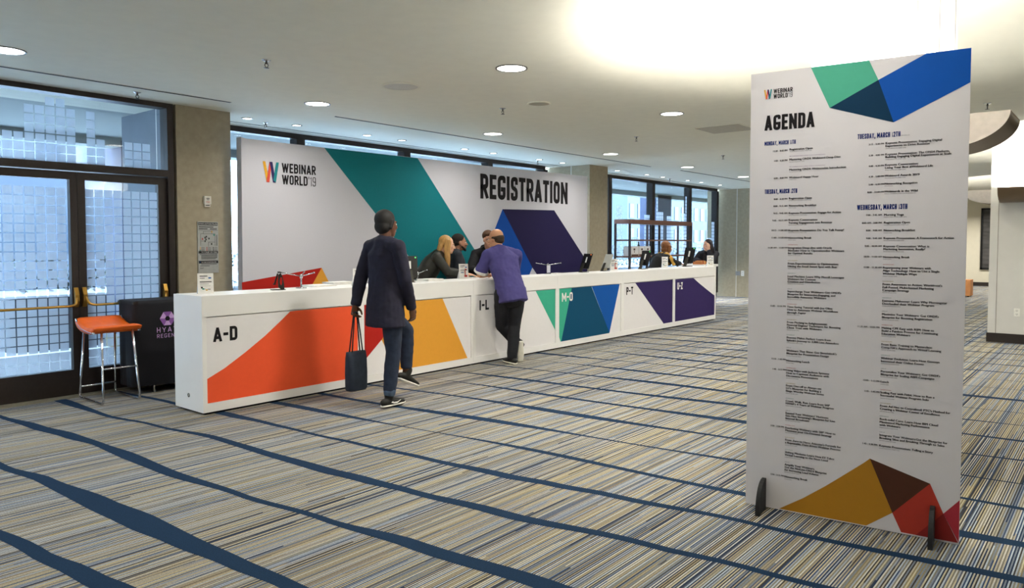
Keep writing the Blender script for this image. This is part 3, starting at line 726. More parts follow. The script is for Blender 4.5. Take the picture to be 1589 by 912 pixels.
LOGO_M = [mat('logo_yellow', '#e0a528', .6), mat('logo_red', '#d6503f', .6), mat('logo_indigo', '#2a1b5a', .6), mat('logo_teal', '#16858a', .6), C_INK]
def logo(name, O, U, V, N, wm, hm, tx, tw, th, th2, gapz, parent):
    """W mark of four slanted bars with two lines of type"""
    O, U, V, N = Vector(O), Vector(U), Vector(V), Vector(N); b = bmesh.new(); P = lambda x, y, l=0: O + U * x + V * y + N * l
    w = wm
    bars = [(0, [(0, 1), (.17, 1), (.40, 0), (.23, 0)]), (1, [(.42, 1), (.56, 1), (.40, 0), (.21, 0)]), (2, [(.42, 1), (.60, 1), (.80, 0), (.62, 0)]), (3, [(.83, 1), (1, 1), (.80, 0), (.64, .12)])]
    for i, (mi, q) in enumerate(bars): poly(b, [P(x * w, y * hm, .0006 * (i + 1)) for x, y in q], mi)
    letters(b, 'WEBINAR', P(tx, hm - th), U, V, th, tw, t=.175, gap=.09, mi=4)
    letters(b, 'WORLD', P(tx, 0.0 + (hm - th - gapz - th2)), U, V, th2, tw * .75, t=.175, gap=.09, mi=4)
    letters(b, "'19", P(tx + tw * .77, 0.0 + (hm - th - gapz - th2)), U, V, th2, tw * .23, t=.085, gap=.12, mi=4)
    return bobj(name, b, LOGO_M, parent)
logo('printed_logo', (4.72, YB - .003, 2.19), (1, 0, 0), (0, 0, 1), (0, -1, 0), .21, .235, .25, .468, .112, .112, .024, o)

# ================================================================== AGENDA BOARD
BL, BE = Vector((4.0745, 1.6392, 0)), Vector((.1165, -.9932, 0)).normalized()
BN = Vector((-BE.y, BE.x, 0)) * -1
if BN.x > 0: BN = -BN
BWD, BHT = 1.046, 2.437
def B(u, v, l=0.0): return BL + BE * u + Vector((0, 0, v)) + BN * l
o = empty('agenda_board', (0, 0, 0), 'tall white freestanding agenda board with two columns of sessions', 'sign')
board = mat('agenda_board_face', '#dcd8dc', .55, var=.01, scale=3, bump=.02)
b = bmesh.new(); prism(b, [B(0, .012), B(BWD, .002), B(BWD, BHT), B(0, BHT)], BN * -.022)
bobj('board_panel', b, board, o, bevel=.0015)
AP = [mat('board_green', '#4fab90', .6, var=.02, spec=.15), mat('board_navy', '#03304e', .6, var=.02, spec=.15), mat('board_blue', '#0650ac', .6, var=.02, spec=.15), mat('board_gold', '#b07a14', .55, var=.02), mat('board_brown', '#4a2410', .55, var=.03),
      mat('board_red', '#b03324', .55, var=.02), mat('board_crimson', '#b32f3f', .55, var=.02), mat('board_dark_red', '#8e1d1a', .55, var=.02)]
def bp(pts, mi, l=.001):
    b = bmesh.new(); poly(b, [B(min(max(u, 0.0005), BWD - .0005), min(max(v, .012), BHT - .0005), l) for u, v in pts]); bobj('printed_shape', b, AP[mi], o)
bp([(.3147, BHT), (.5978, BHT), (.6432, 2.3313), (.4124, 2.2115)], 0)
bp([(.4124, 2.2115), (.6432, 2.3313), (.717, 2.1093)], 1)
bp([(.6432, 2.3313), (.8575, BHT), (BWD, BHT), (BWD, 2.2721), (.717, 2.1093)], 2)
bp([(.6392, .3703), (.6092, .3415), (.4988, .2478), (.4222, .1837), (.3121, .0989), (.1851, .0149), (.6283, .0049), (.7492, .1046)], 3)
bp([(.6392, .3703), (.9161, .2866), (.7492, .1046)], 4)
bp([(.7492, .1046), (.9161, .2866), (.9767, .1457), (1.0429, -.0027), (.7919, .0002)], 5)
bp([(.9767, .1457), (BWD, .2276), (BWD, 0)], 6)
bp([(.9767, .1457), (1.0429, .0), (.8578, .0041)], 7, .0018)
logo('printed_logo', B(.072, 2.2905, .0015), BE, (0, 0, 1), BN, .043, .052, .051, .1, .0245, .0245, .0035, o)
b = bmesh.new(); letters(b, 'AGENDA', B(.0775, 2.1175, .0015), BE, (0, 0, 1), .083, .26, t=.185, gap=.075); bobj('title_letters', b, C_INK, o)
HEADM = mat('print_heading_blue', '#1c2f72', .6, spec=.15)
for s, u, v, h, w in (('MONDAY, MARCH 11TH', .0783, 2.0355, .0225, .165), ('TUESDAY, MARCH 12TH', .0830, 1.7690, .0245, .172), ('TUESDAY, MARCH 12TH', .5506, 2.0363, .0255, .1985), ('WEDNESDAY, MARCH 13TH', .5545, 1.6690, .0265, .233)):
    b = bmesh.new(); letters(b, s, B(u, v, .0012), BE, (0, 0, 1), h, w, t=.165, gap=.09); bobj('day_heading', b, HEADM, o)
AGENDA = [
    ('m', 'Registration Open', 0.2118, 2.0061),
    ('s', 'GRAND BALLROOM FOYER, STREET LEVEL', 0.212, 1.9946),
    ('p', 'PRE-CONFERENCE TRACK (LIMITED TO ON-24 CUSTOMERS ONLY)', 0.2124, 1.9687),
    ('m', 'Mastering ON24: Webinerd Deep-Dive', 0.2127, 1.9514),
    ('s', 'BAYVIEW ROOM, BAY LEVEL', 0.2129, 1.9379),
    ('p', 'PRE-CONFERENCE TRACK (LIMITED TO ON-24 CUSTOMERS ONLY)', 0.2133, 1.9111),
    ('m', 'Mastering ON24: Webinewbie Introduction', 0.2135, 1.8957),
    ('s', 'SEACLIFF AB, BAY LEVEL', 0.2137, 1.8842),
    ('m', 'Webinerd Happy Hour', 0.2141, 1.8534),
    ('s', 'ATRIUM LEVEL', 0.2143, 1.8419),
    ('m', 'Registration Open', 0.2158, 1.7399),
    ('s', 'GRAND BALLROOM FOYER, STREET LEVEL', 0.216, 1.7293),
    ('m', 'Networking Breakfast', 0.2164, 1.7004),
    ('s', 'ATRIUM LEVEL', 0.2166, 1.6888),
    ('m', 'Keynote Presentation: Engage for Action', 0.217, 1.6599),
    ('s', 'GRAND BALLROOM, STREET LEVEL', 0.2172, 1.6483),
    ('m', 'Keynote Conversation:', 0.2176, 1.6222),
    ('m', 'Turning Engagement into Revenue', 0.2178, 1.6068),
    ('s', 'GRAND BALLROOM, STREET LEVEL', 0.218, 1.5952),
    ('m', 'Keynote Presentation: Do You Talk Funny?', 0.2185, 1.5653),
    ('s', 'GRAND BALLROOM, STREET LEVEL', 0.2186, 1.5537),
    ('m', 'Networking Break', 0.2191, 1.5247),
    ('s', 'ATRIUM LEVEL', 0.2192, 1.5131),
    ('r', 'MASTERING ON24', 0.2196, 1.487),
    ('m', 'Integration Deep-dive with Oracle', 0.2199, 1.4705),
    ('m', 'NetSuite: How to Operationalize Webinars', 0.2201, 1.4551),
    ('m', 'for Optimal Results', 0.2203, 1.4405),
    ('s', 'SEACLIFF CD, BAY LEVEL', 0.2205, 1.4289),
    ('y', 'DAILY PROGRAMS', 0.2209, 1.4008),
    ('m', 'From Experimentation to Optimization:', 0.2212, 1.3844),
    ('m', 'Hitting the Email Sweet Spot with Box', 0.2214, 1.3689),
    ('s', 'SEACLIFF AB, BAY LEVEL', 0.2216, 1.3572),
    ('g', 'DRIVE RESULTS', 0.222, 1.3311),
    ('m', 'Lead Machine: Learn Why Merrill Leverages', 0.2222, 1.3136),
    ('m', 'Webinars for Content', 0.2224, 1.299),
    ('m', 'Creation and Distribution', 0.2227, 1.2845),
    ('s', 'MARINA ROOM, ATRIUM LEVEL', 0.2228, 1.2728),
    ('d', 'LEVEL UP', 0.2184, 1.2456),
    ('m', "Supercharge Your Webinars: Get ON24's", 0.2186, 1.2316),
    ('m', 'Blueprint for Interactive,Engaging, and', 0.2188, 1.2161),
    ('m', 'Incredibly Awesome Webinars', 0.2191, 1.2013),
    ('s', 'BAYVIEW ROOM, BAY LEVEL', 0.2193, 1.1887),
    ('r', 'MASTERING ON24', 0.2197, 1.1614),
    ('m', 'Time-Saving Tutorial with Joe Oliva:', 0.2199, 1.1466),
    ('m', 'How to Automate Webinar Workflows', 0.2201, 1.131),
    ('m', 'through Zapier', 0.2203, 1.1155),
    ('s', 'SEACLIFF CD, BAY LEVEL', 0.2205, 1.1029),
    ('y', 'DAILY PROGRAMS', 0.2209, 1.0763),
    ('m', 'From Pitching to Enlightenment:', 0.2212, 1.0615),
    ('m', "Financial Engines' Techniques for Boosting", 0.2214, 1.0466),
    ('m', 'Client Trust with Webinars', 0.2216, 1.0318),
    ('s', 'SEACLIFF AB, BAY LEVEL', 0.2218, 1.0185),
    ('g', 'DRIVE RESULTS', 0.2222, 0.9918),
    ('m', 'Process Makes Perfect: Learn from', 0.2224, 0.977),
    ('m', "Splunk's Journey to 3,000 Live Attendees", 0.2226, 0.9614),
    ('s', 'MARINA ROOM, ATRIUM LEVEL', 0.2228, 0.948),
    ('d', 'LEVEL UP', 0.2232, 0.9213),
    ('m', "Webinars That Shine: Get Sketchdeck's", 0.2235, 0.905),
    ('m', 'Blueprint for Presentation Design', 0.2237, 0.8894),
    ('s', 'BAYVIEW ROOM, BAY LEVEL', 0.2239, 0.876),
    ('m', 'Networking Lunch', 0.2243, 0.8492),
    ('s', 'ATRIUM LEVEL', 0.2245, 0.8366),
    ('r', 'MASTERING ON24', 0.2249, 0.8091),
    ('m', 'Using Video with Jackson Systems:', 0.2251, 0.7957),
    ('m', 'How to Captivate Audiences with', 0.2253, 0.7808),
    ('m', 'On-camera Presentations', 0.2256, 0.7652),
    ('s', 'SEACLIFF CD, BAY LEVEL', 0.2258, 0.7518),
    ('y', 'DAILY PROGRAMS', 0.2262, 0.7235),
    ('m', 'From One-off to Always-on:', 0.2264, 0.7108),
    ('m', "G1's Blueprint for Building a", 0.2266, 0.6959),
    ('m', 'Binge Worthy Webcast Series', 0.2268, 0.681),
    ('s', 'SEACLIFF AB, BAY LEVEL', 0.227, 0.6676),
    ('g', 'DRIVE RESULTS', 0.2162, 0.6398),
    ('m', 'Crawl, Walk, Run: Learn from SAP', 0.2164, 0.6251),
    ('m', "HANA's 4 Years of Webinar Progress", 0.2166, 0.6113),
    ('s', 'MARINA ROOM, ATRIUM LEVEL', 0.2168, 0.5983),
    ('d', 'LEVEL UP', 0.2172, 0.5715),
    ('m', "Expand Your Webinars' Horizons:", 0.2174, 0.5576),
    ('m', "Get Hive Streaming's Blueprint for Live", 0.2176, 0.5429),
    ('m', 'Internal Broadcasts', 0.2178, 0.5282),
    ('s', 'BAYVIEW ROOM, BAY LEVEL', 0.218, 0.5161),
    ('r', 'MASTERING ON24', 0.2184, 0.4909),
    ('m', 'Everlasting Webinars with S&P: How to', 0.2186, 0.4753),
    ('m', 'Maximize your On-Demand Strategy', 0.2188, 0.4606),
    ('s', 'SEACLIFF CD, BAY LEVEL', 0.219, 0.4484),
    ('y', 'DAILY PROGRAMS', 0.2194, 0.4224),
    ('m', "From Zero to Hero: Atlassian's Formula for", 0.2196, 0.4077),
    ('m', 'a Repeatable, Data-driven Webinar Process', 0.2198, 0.3929),
    ('s', 'SEACLIFF AB, BAY LEVEL', 0.22, 0.379),
    ('g', 'DRIVE RESULTS', 0.2204, 0.3538),
    ('m', 'Shifting Mindsets: Learn How EY Takes', 0.2206, 0.3391),
    ('m', 'Virtual Learning to the Next Level', 0.2208, 0.3243),
    ('s', 'MARINA ROOM, ATRIUM LEVEL', 0.221, 0.3104),
    ('d', 'LEVEL UP', 0.2214, 0.2843),
    ('m', 'Amplify Your Webinars:', 0.2217, 0.2695),
    ('m', 'Get the NetLine-ON24 Blueprint', 0.2219, 0.2547),
    ('m', 'for Increasing Lead Volume', 0.2221, 0.2399),
    ('s', 'BAYVIEW ROOM, BAY LEVEL', 0.2223, 0.2269),
    ('m', 'Networking Break', 0.2227, 0.2016),
    ('s', 'ATRIUM LEVEL', 0.2229, 0.1877),
    ('m', 'Keynote Presentation: Engaging Digital', 0.6816, 2.0057),
    ('m', 'Experiences to Drive Revenue', 0.6819, 1.9914),
    ('s', 'GRAND BALLROOM, STREET LEVEL', 0.6822, 1.9788),
    ('m', 'Keynote Presentation: The ON24 Platform,', 0.6827, 1.9491),
    ('m', 'Building Engaging Digital Experiences at Scale', 0.683, 1.9357),
    ('s', 'GRAND BALLROOM, STREET LEVEL', 0.6832, 1.9231),
    ('m', 'Keynote Conversation:', 0.6837, 1.8952),
    ('m', 'Living Your Best #Webinerd Life', 0.684, 1.8808),
    ('s', 'GRAND BALLROOM, STREET LEVEL', 0.6842, 1.8691),
    ('m', 'Webinerd Awards 2019', 0.6848, 1.8403),
    ('s', 'GRAND BALLROOM, STREET LEVEL', 0.685, 1.8286),
    ('m', 'Networking Reception', 0.6855, 1.7998),
    ('s', 'ATRIUM LEVEL', 0.6858, 1.7881),
    ('m', 'Webinerds in the Wild', 0.6863, 1.7601),
    ('s', 'PIER 23 - THE EMBARCADERO, SAN FRANCISCO, CA', 0.6865, 1.7484),
    ('m', 'Morning Yoga', 0.6885, 1.641),
    ('s', 'MARKET STREET FOYER, STREET LEVEL', 0.6888, 1.6293),
    ('m', 'Registration Open', 0.6893, 1.6012),
    ('s', 'GRAND BALLROOM FOYER, STREET LEVEL', 0.6895, 1.5895),
    ('m', 'Networking Breakfast', 0.69, 1.5615),
    ('s', 'ATRIUM LEVEL', 0.6903, 1.5488),
    ('m', 'Keynote Presentation: A Framework for Action', 0.6908, 1.5216),
    ('s', 'GRAND BALLROOM, STREET LEVEL', 0.691, 1.5099),
    ('m', 'Keynote Conversation: What is', 0.6916, 1.48),
    ('m', 'Marketing Innovation, Really?', 0.6918, 1.4655),
    ('s', 'GRAND BALLROOM, STREET LEVEL', 0.6921, 1.4528),
    ('m', 'Networking Break', 0.6926, 1.4247),
    ('s', 'ATRIUM LEVEL', 0.6928, 1.4138),
    ('r', 'MASTERING ON24', 0.6933, 1.3866),
    ('m', 'Repurposing your Webinars with', 0.6936, 1.3703),
    ('m', 'Align Technology: How to Use a Single', 0.6939, 1.3549),
    ('m', 'Webinar Multiple Ways', 0.6942, 1.3394),
    ('s', 'SEACLIFF CD, BAY LEVEL', 0.6945, 1.3267),
    ('y', 'DAILY PROGRAMS', 0.684, 1.3002),
    ('m', "From Awareness to Action: Workfront's", 0.6842, 1.285),
    ('m', 'Full-Funnel, Multichannel Marketing', 0.6845, 1.2691),
    ('m', 'Campaign Strategy', 0.6848, 1.2546),
    ('s', 'SEACLIFF AB, BAY LEVEL', 0.6851, 1.2421),
    ('g', 'DRIVE RESULTS', 0.6856, 1.2151),
    ('m', 'Extreme Makeover: Learn Why Morningstar', 0.6858, 1.1998),
    ('m', 'Overhauled their Webinar Program', 0.6861, 1.1846),
    ('s', 'MARINA ROOM, ATRIUM LEVEL', 0.6864, 1.1721),
    ('d', 'LEVEL UP', 0.6869, 1.1458),
    ('m', "Maximize Your Webinars: Get ON24's", 0.6871, 1.1305),
    ('m', 'Blueprint for Boosting Registration', 0.6874, 1.1145),
    ('s', 'BAYVIEW ROOM, BAY LEVEL', 0.6877, 1.102),
    ('r', 'MASTERING ON24', 0.6882, 1.075),
    ('m', 'Making CPE Easy with RSM: How to', 0.6885, 1.0597),
    ('m', 'Build a Painless Process for Continuing', 0.6888, 1.0444),
    ('m', 'Education Webinars', 0.6891, 1.0291),
    ('s', 'SEACLIFF CD, BAY LEVEL', 0.6893, 1.0166),
    ('y', 'DAILY PROGRAMS', 0.6898, 0.9895),
    ('m', 'From Basic Training to Masterclass:', 0.6901, 0.9742),
    ('m', "CompTIA's Approach to Virtual Learning", 0.6904, 0.9589),
    ('s', 'SEACLIFF AB, BAY LEVEL', 0.6906, 0.9457),
    ('g', 'DRIVE RESULTS', 0.6911, 0.9185),
    ('m', 'Webinar Evolution: Learn How Genesys', 0.6914, 0.9032),
    ('m', 'Innovated their Online Events', 0.6917, 0.8872),
    ('s', 'MARINA ROOM, ATRIUM LEVEL', 0.692, 0.8746),
    ('d', 'LEVEL UP', 0.6924, 0.8489),
    ('m', "Personalize Your Webinars: Get ON24's", 0.6927, 0.8342),
    ('m', 'Blueprint for Scaling ABM Campaigns', 0.693, 0.8182),
    ('s', 'BAYVIEW ROOM, BAY LEVEL', 0.6933, 0.8056),
    ('m', 'Lunch', 0.6937, 0.7805),
    ('s', 'ATRIUM LEVEL', 0.694, 0.7666),
    ('r', 'MASTERING ON24', 0.6869, 0.7388),
    ('m', 'Scaling Fast with Fitbit: How to Run a', 0.6871, 0.7245),
    ('m', 'Successful Webinar Program Solo', 0.6874, 0.7092),
    ('s', 'SEACLIFF CD, BAY LEVEL', 0.6877, 0.6948),
    ('y', 'DAILY PROGRAMS', 0.6882, 0.669),
    ('m', "From Ad Hoc to Centralized: PTC's Method for", 0.6884, 0.6546),
    ('m', 'Creating a Webinar Center of Excellence', 0.6887, 0.6393),
    ('s', 'SEACLIFF AB, BAY LEVEL', 0.689, 0.6259),
    ('g', 'DRIVE RESULTS', 0.6894, 0.6009),
    ('m', 'Rock-solid Core: Learn How IBM Cloud', 0.6897, 0.5856),
    ('m', 'Maximized Marketing Performance', 0.69, 0.5702),
    ('m', 'with Webinars', 0.6903, 0.5549),
    ('s', 'MARINA ROOM, ATRIUM LEVEL', 0.6906, 0.5415),
    ('d', 'LEVEL UP', 0.691, 0.5175),
    ('m', 'Integrate Your Webinars:Get the Blueprint for', 0.6913, 0.5021),
    ('m', 'Breaking Silos and Breaking Through to Sales', 0.6916, 0.4867),
    ('s', 'BAYVIEW ROOM, BAY LEVEL', 0.6918, 0.4733),
    ('m', 'Keynote Presentation: Telling a Story', 0.6923, 0.4464),
    ('s', 'GRAND BALLROOM, STREET LEVEL', 0.6926, 0.4329),
    ('t', '12:30 - 8:00 PM', 0.1962, 2.0023),
    ('t', '1:00 - 4:30 PM', 0.197, 1.9485),
    ('t', '6:00 - 8:00 PM', 0.1984, 1.8532),
    ('t', '8:00 - 6:30 PM', 0.2001, 1.7384),
    ('t', '8:00 - 9:15 AM', 0.2006, 1.6998),
    ('t', '9:15 - 9:45 AM', 0.2012, 1.6602),
    ('t', '9:45 - 10:15 AM', 0.2018, 1.6206),
    ('t', '10:15 - 11:00 AM', 0.2026, 1.5664),
    ('t', '11:00 - 11:30 AM', 0.2032, 1.5257),
    ('t', '11:30 AM - 12:00 PM', 0.2041, 1.4705),
    ('t', '12:05 - 12:35 PM', 0.2, 1.1479),
    ('t', '12:35 - 1:45 PM', 0.2043, 0.8535),
    ('t', '1:45 - 2:15 PM', 0.2052, 0.7961),
    ('t', '2:20 - 2:50 PM', 0.1995, 0.4771),
    ('t', '2:50 - 3:15 PM', 0.2035, 0.2027),
    ('t', '3:15 - 3:30 PM', 0.6711, 2.0047),
    ('t', '3:30 - 4:00 PM', 0.6722, 1.948),
    ('t', '4:00 - 4:30 PM', 0.6732, 1.8931),
    ('t', '4:30 - 5:00 PM', 0.6742, 1.839),
    ('t', '5:00 - 6:30 PM', 0.675, 1.7984),
    ('t', '8:00 - 11:00 PM', 0.6757, 1.7587),
    ('t', '7:00 - 7:45 AM', 0.6673, 1.6414),
    ('t', '8:00 AM - 2:00 PM', 0.6681, 1.6006),
    ('t', '8:00 - 9:00 AM', 0.6688, 1.5616),
    ('t', '9:00 - 9:45 AM', 0.6696, 1.5208),
    ('t', '9:45 - 10:30 AM', 0.6703, 1.4808),
    ('t', '10:30 - 11:00 AM', 0.6713, 1.4263),
    ('t', '11:00 - 11:30 AM', 0.6724, 1.3708),
    ('t', '11:35 AM - 12:05 PM', 0.6672, 1.0604),
    ('t', '12:05 - 1:15 PM', 0.6724, 0.7804),
    ('t', '1:15 - 1:45 PM', 0.6735, 0.7237),
    ('t', '1:45 - 2:30 PM', 0.6682, 0.4466),
]

TYM = [mat('type_black', '#17151a', .6), mat('type_grey', '#6d6a70', .6), mat('type_red', '#c0454a', .6), mat('type_yellow', '#a88b3c', .6), mat('type_green', '#4c7f79', .6), mat('type_purple', '#7a4a86', .6)]
bL, bR = bmesh.new(), bmesh.new()
for kd, s, u, v in AGENDA:
    if kd == 't': bT = bmesh.new(); text_mesh_into(bT, s, B(u + .004, v - .0042, .0012), BE, (0, 0, 1), .0128, align='R', bold=.06, xs=.96); bobj('session_time', bT, TYM[0], o); continue
    tgt = bL if u < .5 else bR; uu = .2115 if u < .5 else .6815
    if kd == 'm': text_mesh_into(tgt, s, B(uu, v - .0048, .0012), BE, (0, 0, 1), .0156, bold=.085, xs=1.03, mi=0)
    else: text_mesh_into(tgt, s, B(uu, v - .0022, .0012), BE, (0, 0, 1), .0066, bold=.0, xs=.92, mi={'s': 1, 'r': 2, 'y': 3, 'g': 4, 'p': 5, 'd': 1}[kd])
text_mesh_into(bR, 'CONTINUED', B(.753, 2.038, .0012), BE, (0, 0, 1), .0066, xs=1.0, mi=1)
bobj('session_list', bL, TYM, o); bobj('session_list', bR, TYM, o)
footm = mat('foam_foot_black', '#17181a', .6)
for u0, hh in ((.113, .175), (.941, .178)):
    b = bmesh.new(); T = .022
    pts = [(0.0, 0.0)] + [(.145 * cos(a) ** .8, hh * sin(a)) for a in [k * pi / 2 / 10 for k in range(11)]]
    prism(b, [B(u0 - T, z, x) for x, z in pts], BE * T)
    bobj('support_foot', b, footm, o, bevel=.002)
    b = bmesh.new(); prism(b, [B(u0 - T, z, -.022 - x) for x, z in pts], BE * T); bobj('support_foot', b, footm, o, bevel=.002)

# ================================================================== STOOL, DRAPED PODIUM
o = empty('bar_stool', (2.97, 7.46, 0), 'orange padded bar stool on chrome sled legs by the glass doors', 'stool')
b = bmesh.new(); r_ = .0105
for s, xf in ((-1, -.165), (1, .165)):
    tube(b, arc_pts([(xf * .83, .205, .70), (xf * 1.0, .285, .012), (xf * 1.0, -.265, .012), (xf * .83, -.185, .70)], .045), r_, 12)
    o_l = bobj('sled_leg', b, chrome, o); b = bmesh.new()
for y, z in ((-.232, .33), (.255, .115)):
    b.free(); b = bmesh.new(); k = 1 - .17 * z / .7; tube(b, [(-.165 * k, y, z), (.165 * k, y, z)], .008, 10); bobj('footrest', b, chrome, o); b = bmesh.new()
for s in (-1, 1):
    b.free(); b = bmesh.new(); tube(b, [(s * .207, -.19, .665), (s * .207, -.1, .668), (s * .207, .08, .69), (s * .207, .17, .73), (s * .207, .215, .775)], .009, 10); bobj('seat_rail', b, chrome, o); b = bmesh.new()
b.free()
seat_m = mat('orange_vinyl', '#ee6a1c', .38, var=.05, scale=25, bump=.1)
b = bmesh.new(); n = 18; top = []
def seat_z(y): t = max(0, (y + .02) / .25); return .715 + .075 * t * t + (.012 if y < -.15 else 0)
prof_b, prof_t = [], []
for k in range(n + 1):
    y = -.215 + .435 * k / n; e = min(1, min(k, n - k) / 2.0); th = .062 * (.45 + .55 * sqrt(e))
    prof_t.append((y, seat_z(y) + .0)); prof_b.append((y, seat_z(y) - th))
W_ = .215; rows = []
m = 16
for k in range(n + 1):
    row = []
    for i in range(m + 1):
        x = -W_ + 2 * W_ * i / m; e = abs(x) / W_; drop = .016 * max(0, (e - .75) / .25) ** 2
        row.append((b.verts.new((x, prof_t[k][0], prof_t[k][1] - drop)), b.verts.new((x, prof_b[k][0], prof_b[k][1]))))
    rows.append(row)
for k in range(n):
    for i in range(m):
        for s in (0, 1):
            f = b.faces.new([rows[k][i][s], rows[k + 1][i][s], rows[k + 1][i + 1][s], rows[k][i + 1][s]]); f.smooth = True
for k in range(n):
    for i in (0, m): b.faces.new([rows[k][i][0], rows[k][i][1], rows[k + 1][i][1], rows[k + 1][i][0]]).smooth = True
for i in range(m):
    for k in (0, n): b.faces.new([rows[k][i][0], rows[k][i + 1][0], rows[k][i + 1][1], rows[k][i][1]]).smooth = True
bobj('seat', b, seat_m, o)

o = empty('draped_podium', (3.53, 7.63, 0), 'small stand under a black cloth with purple hotel logo, behind the counter end', 'podium')
cloth = mat('black_cloth', '#15151b', .8, var=.2, scale=4, bump=.25)
b = bmesh.new(); rows = []; NS = 72
for j in range(22):
    z = .925 - .85 * j / 21; fl = j / 21; row = []
    for k in range(NS):
        a = 2 * pi * k / NS; ca, sa = cos(a), sin(a); p = 7.0
        q = (abs(ca) ** p + abs(sa) ** p) ** (-1 / p)
        w = 1 + fl * (.012 + .022 * sin(a * 7 + 1.2) * fl + .012 * sin(a * 13 + 2) * fl)
        row.append(b.verts.new((.34 * ca * q * w, .19 * sa * q * w, z + .006 * fl * sin(a * 5))))
    rows.append(row)
for A, Bq in zip(rows[:-1], rows[1:]):
    for k in range(NS): b.faces.new((A[k], Bq[k], Bq[(k + 1) % NS], A[(k + 1) % NS])).smooth = True
b.faces.new(rows[0])
bobj('cloth_cover', b, cloth, o)
b = bmesh.new(); box(b, -.33, .33, -.18, .18, .895, .918); bobj('podium_top', b, bronze, o)
for sx in (-1, 1):
    for sy in (-1, 1):
        b = bmesh.new(); tube(b, [(sx * .12, sy * .12, .9), (sx * .125, sy * .13, .2), (sx * .14, sy * .165, .0)], .011, 10); bobj('leg', b, chrome, o)
pl = mat('cloth_print_purple', '#8c5aa6', .7); ph_ = mat('cloth_print_pale', '#c9a3d8', .7)
b = bmesh.new(); cx, cz, yy = -.01, .735, -.203
for k in range(6):
    a0, a1 = radians(90 + 60 * k - 29), radians(90 + 60 * k + 29)
    R, q = .078, .026
    poly(b, [(cx + R * cos(a0), yy, cz + R * sin(a0)), (cx + R * cos(a1), yy, cz + R * sin(a1)), (cx + q * cos(a1), yy, cz + q * sin(a1)), (cx + q * cos(a0), yy, cz + q * sin(a0))], k % 2)
letters(b, 'HYATT', (-.12, yy - .003, .60), (1, 0, 0), (0, 0, 1), .05, .25, t=.14, gap=.26, mi=1)
letters(b, 'REGENCY', (-.12, yy - .004, .545), (1, 0, 0), (0, 0, 1), .038, .25, t=.12, gap=.24, mi=1)
bobj('cloth_print', b, [pl, ph_], o)

# ================================================================== ON THE PIER AND WALLS
YPF = 7.85
o = empty('evacuation_plan_sign', (4.065, YPF, 1.163), 'grey evacuation plan plate on the concrete pier', 'sign')
b = bmesh.new(); box(b, 0, .237, -.012, 0, 0, .565); bobj('plate', b, mat('plan_plate', '#a9aaa6', .45, metal=.2), o, bevel=.003)
b = bmesh.new(); y_ = -.0132
def rect(bm_, x0, x1, z0, z1, mi, y=y_): poly(bm_, [(x0, y, z0), (x1, y, z0), (x1, y, z1), (x0, y, z1)], mi)
PM = [mat('plan_black', '#1c1c1a', .6), mat('plan_white', '#d8d8d2', .6), mat('plan_red', '#b8403a', .6), mat('plan_yellow', '#d0a040', .6), mat('plan_green', '#2f8a78', .6), mat('plan_blue', '#3d6fae', .6)]
rect(b, .006, .231, .525, .557, 0); rect(b, .006, .231, .245 - .03, .242, 0); rect(b, .006, .231, .105, .135, 0)
text_mesh_into(b, 'EVACUATION PLAN', (.012, y_ - .001, .533), (1, 0, 0), (0, 0, 1), .022, width=.213, bold=.02, mi=1)
for z, w in ((.503, .17), (.482, .1)): rect(b, .012, .012 + w, z, z + .009, 0)
rect(b, .14, .222, .482, .491, 0); rect(b, .006, .231, .470, .473, 0)
for x0, x1, z0, z1 in ((.03, .2, .43, .433), (.03, .033, .3, .433), (.197, .2, .3, .433), (.06, .16, .455, .458), (.06, .063, .43, .458), (.157, .16, .43, .458), (.03, .07, .35, .353), (.12, .2, .34, .343), (.12, .123, .29, .343), (.215, .221, .3, .42)): rect(b, x0, x1, z0, z1, 0)
for x, z, c in ((.075, .38, 0), (.085, .36, 0), (.075, .34, 0), (.09, .39, 0), (.045, .365, 2), (.12, .37, 0), (.155, .445, 3), (.18, .41, 4), (.15, .31, 0)): rect(b, x, x + .014, z, z + .02, c)
for j, z in enumerate((.275, .2595, .2455)):
    for i, x in enumerate((.02, .095, .17)): rect(b, x, x + .012, z, z + .009, (3, 2, 0, 3, 2, 0, 4, 2, 0)[j * 3 + i]); rect(b, x + .017, x + .055, z + .002, z + .006, 0)
rect(b, .012, .03, .218, .238, 1); text_mesh_into(b, 'IN CASE OF FIRE', (.036, y_ - .001, .222), (1, 0, 0), (0, 0, 1), .017, width=.185, bold=.02, mi=1)
for k in range(5): rect(b, .02 if k == 0 else .034, .222 - .02 * (k == 4), .2 - k * .012, .206 - k * .012, 0)
rect(b, .012, .03, .109, .131, 5); text_mesh_into(b, 'IN CASE OF EARTHQUAKE', (.036, y_ - .001, .113), (1, 0, 0), (0, 0, 1), .016, width=.175, bold=.02, mi=1)
rect(b, .034, .215, .092, .097, 0); rect(b, .02, .13, .075, .08, 0); text_mesh_into(b, 'EXIT', (.02, y_ - .001, .045), (1, 0, 0), (0, 0, 1), .022, mi=0)
bobj('plan_print', b, PM, o)
o = empty('fire_call_plate', (4.14, YPF, 1.893), 'small white fire alarm unit high on the concrete pier', 'alarm')
b = bmesh.new(); box(b, 0, .078, -.03, 0, .03, .118); box(b, .008, .07, -.022, 0, 0, .03); bobj('alarm_body', b, mat('alarm_white', '#d9d5c8', .5), o, bevel=.005)
b = bmesh.new(); rect(b, .02, .058, .088, .096, 0, -.031); rect(b, .024, .054, .074, .08, 0, -.031); text_mesh_into(b, 'FIRE', (.016, -.0312, .046), (1, 0, 0), (0, 0, 1), .02, width=.046, bold=.03, mi=1); rect(b, .016, .062, .012, .02, 0, -.023); bobj('alarm_marks', b, [PM[0], PM[2]], o)
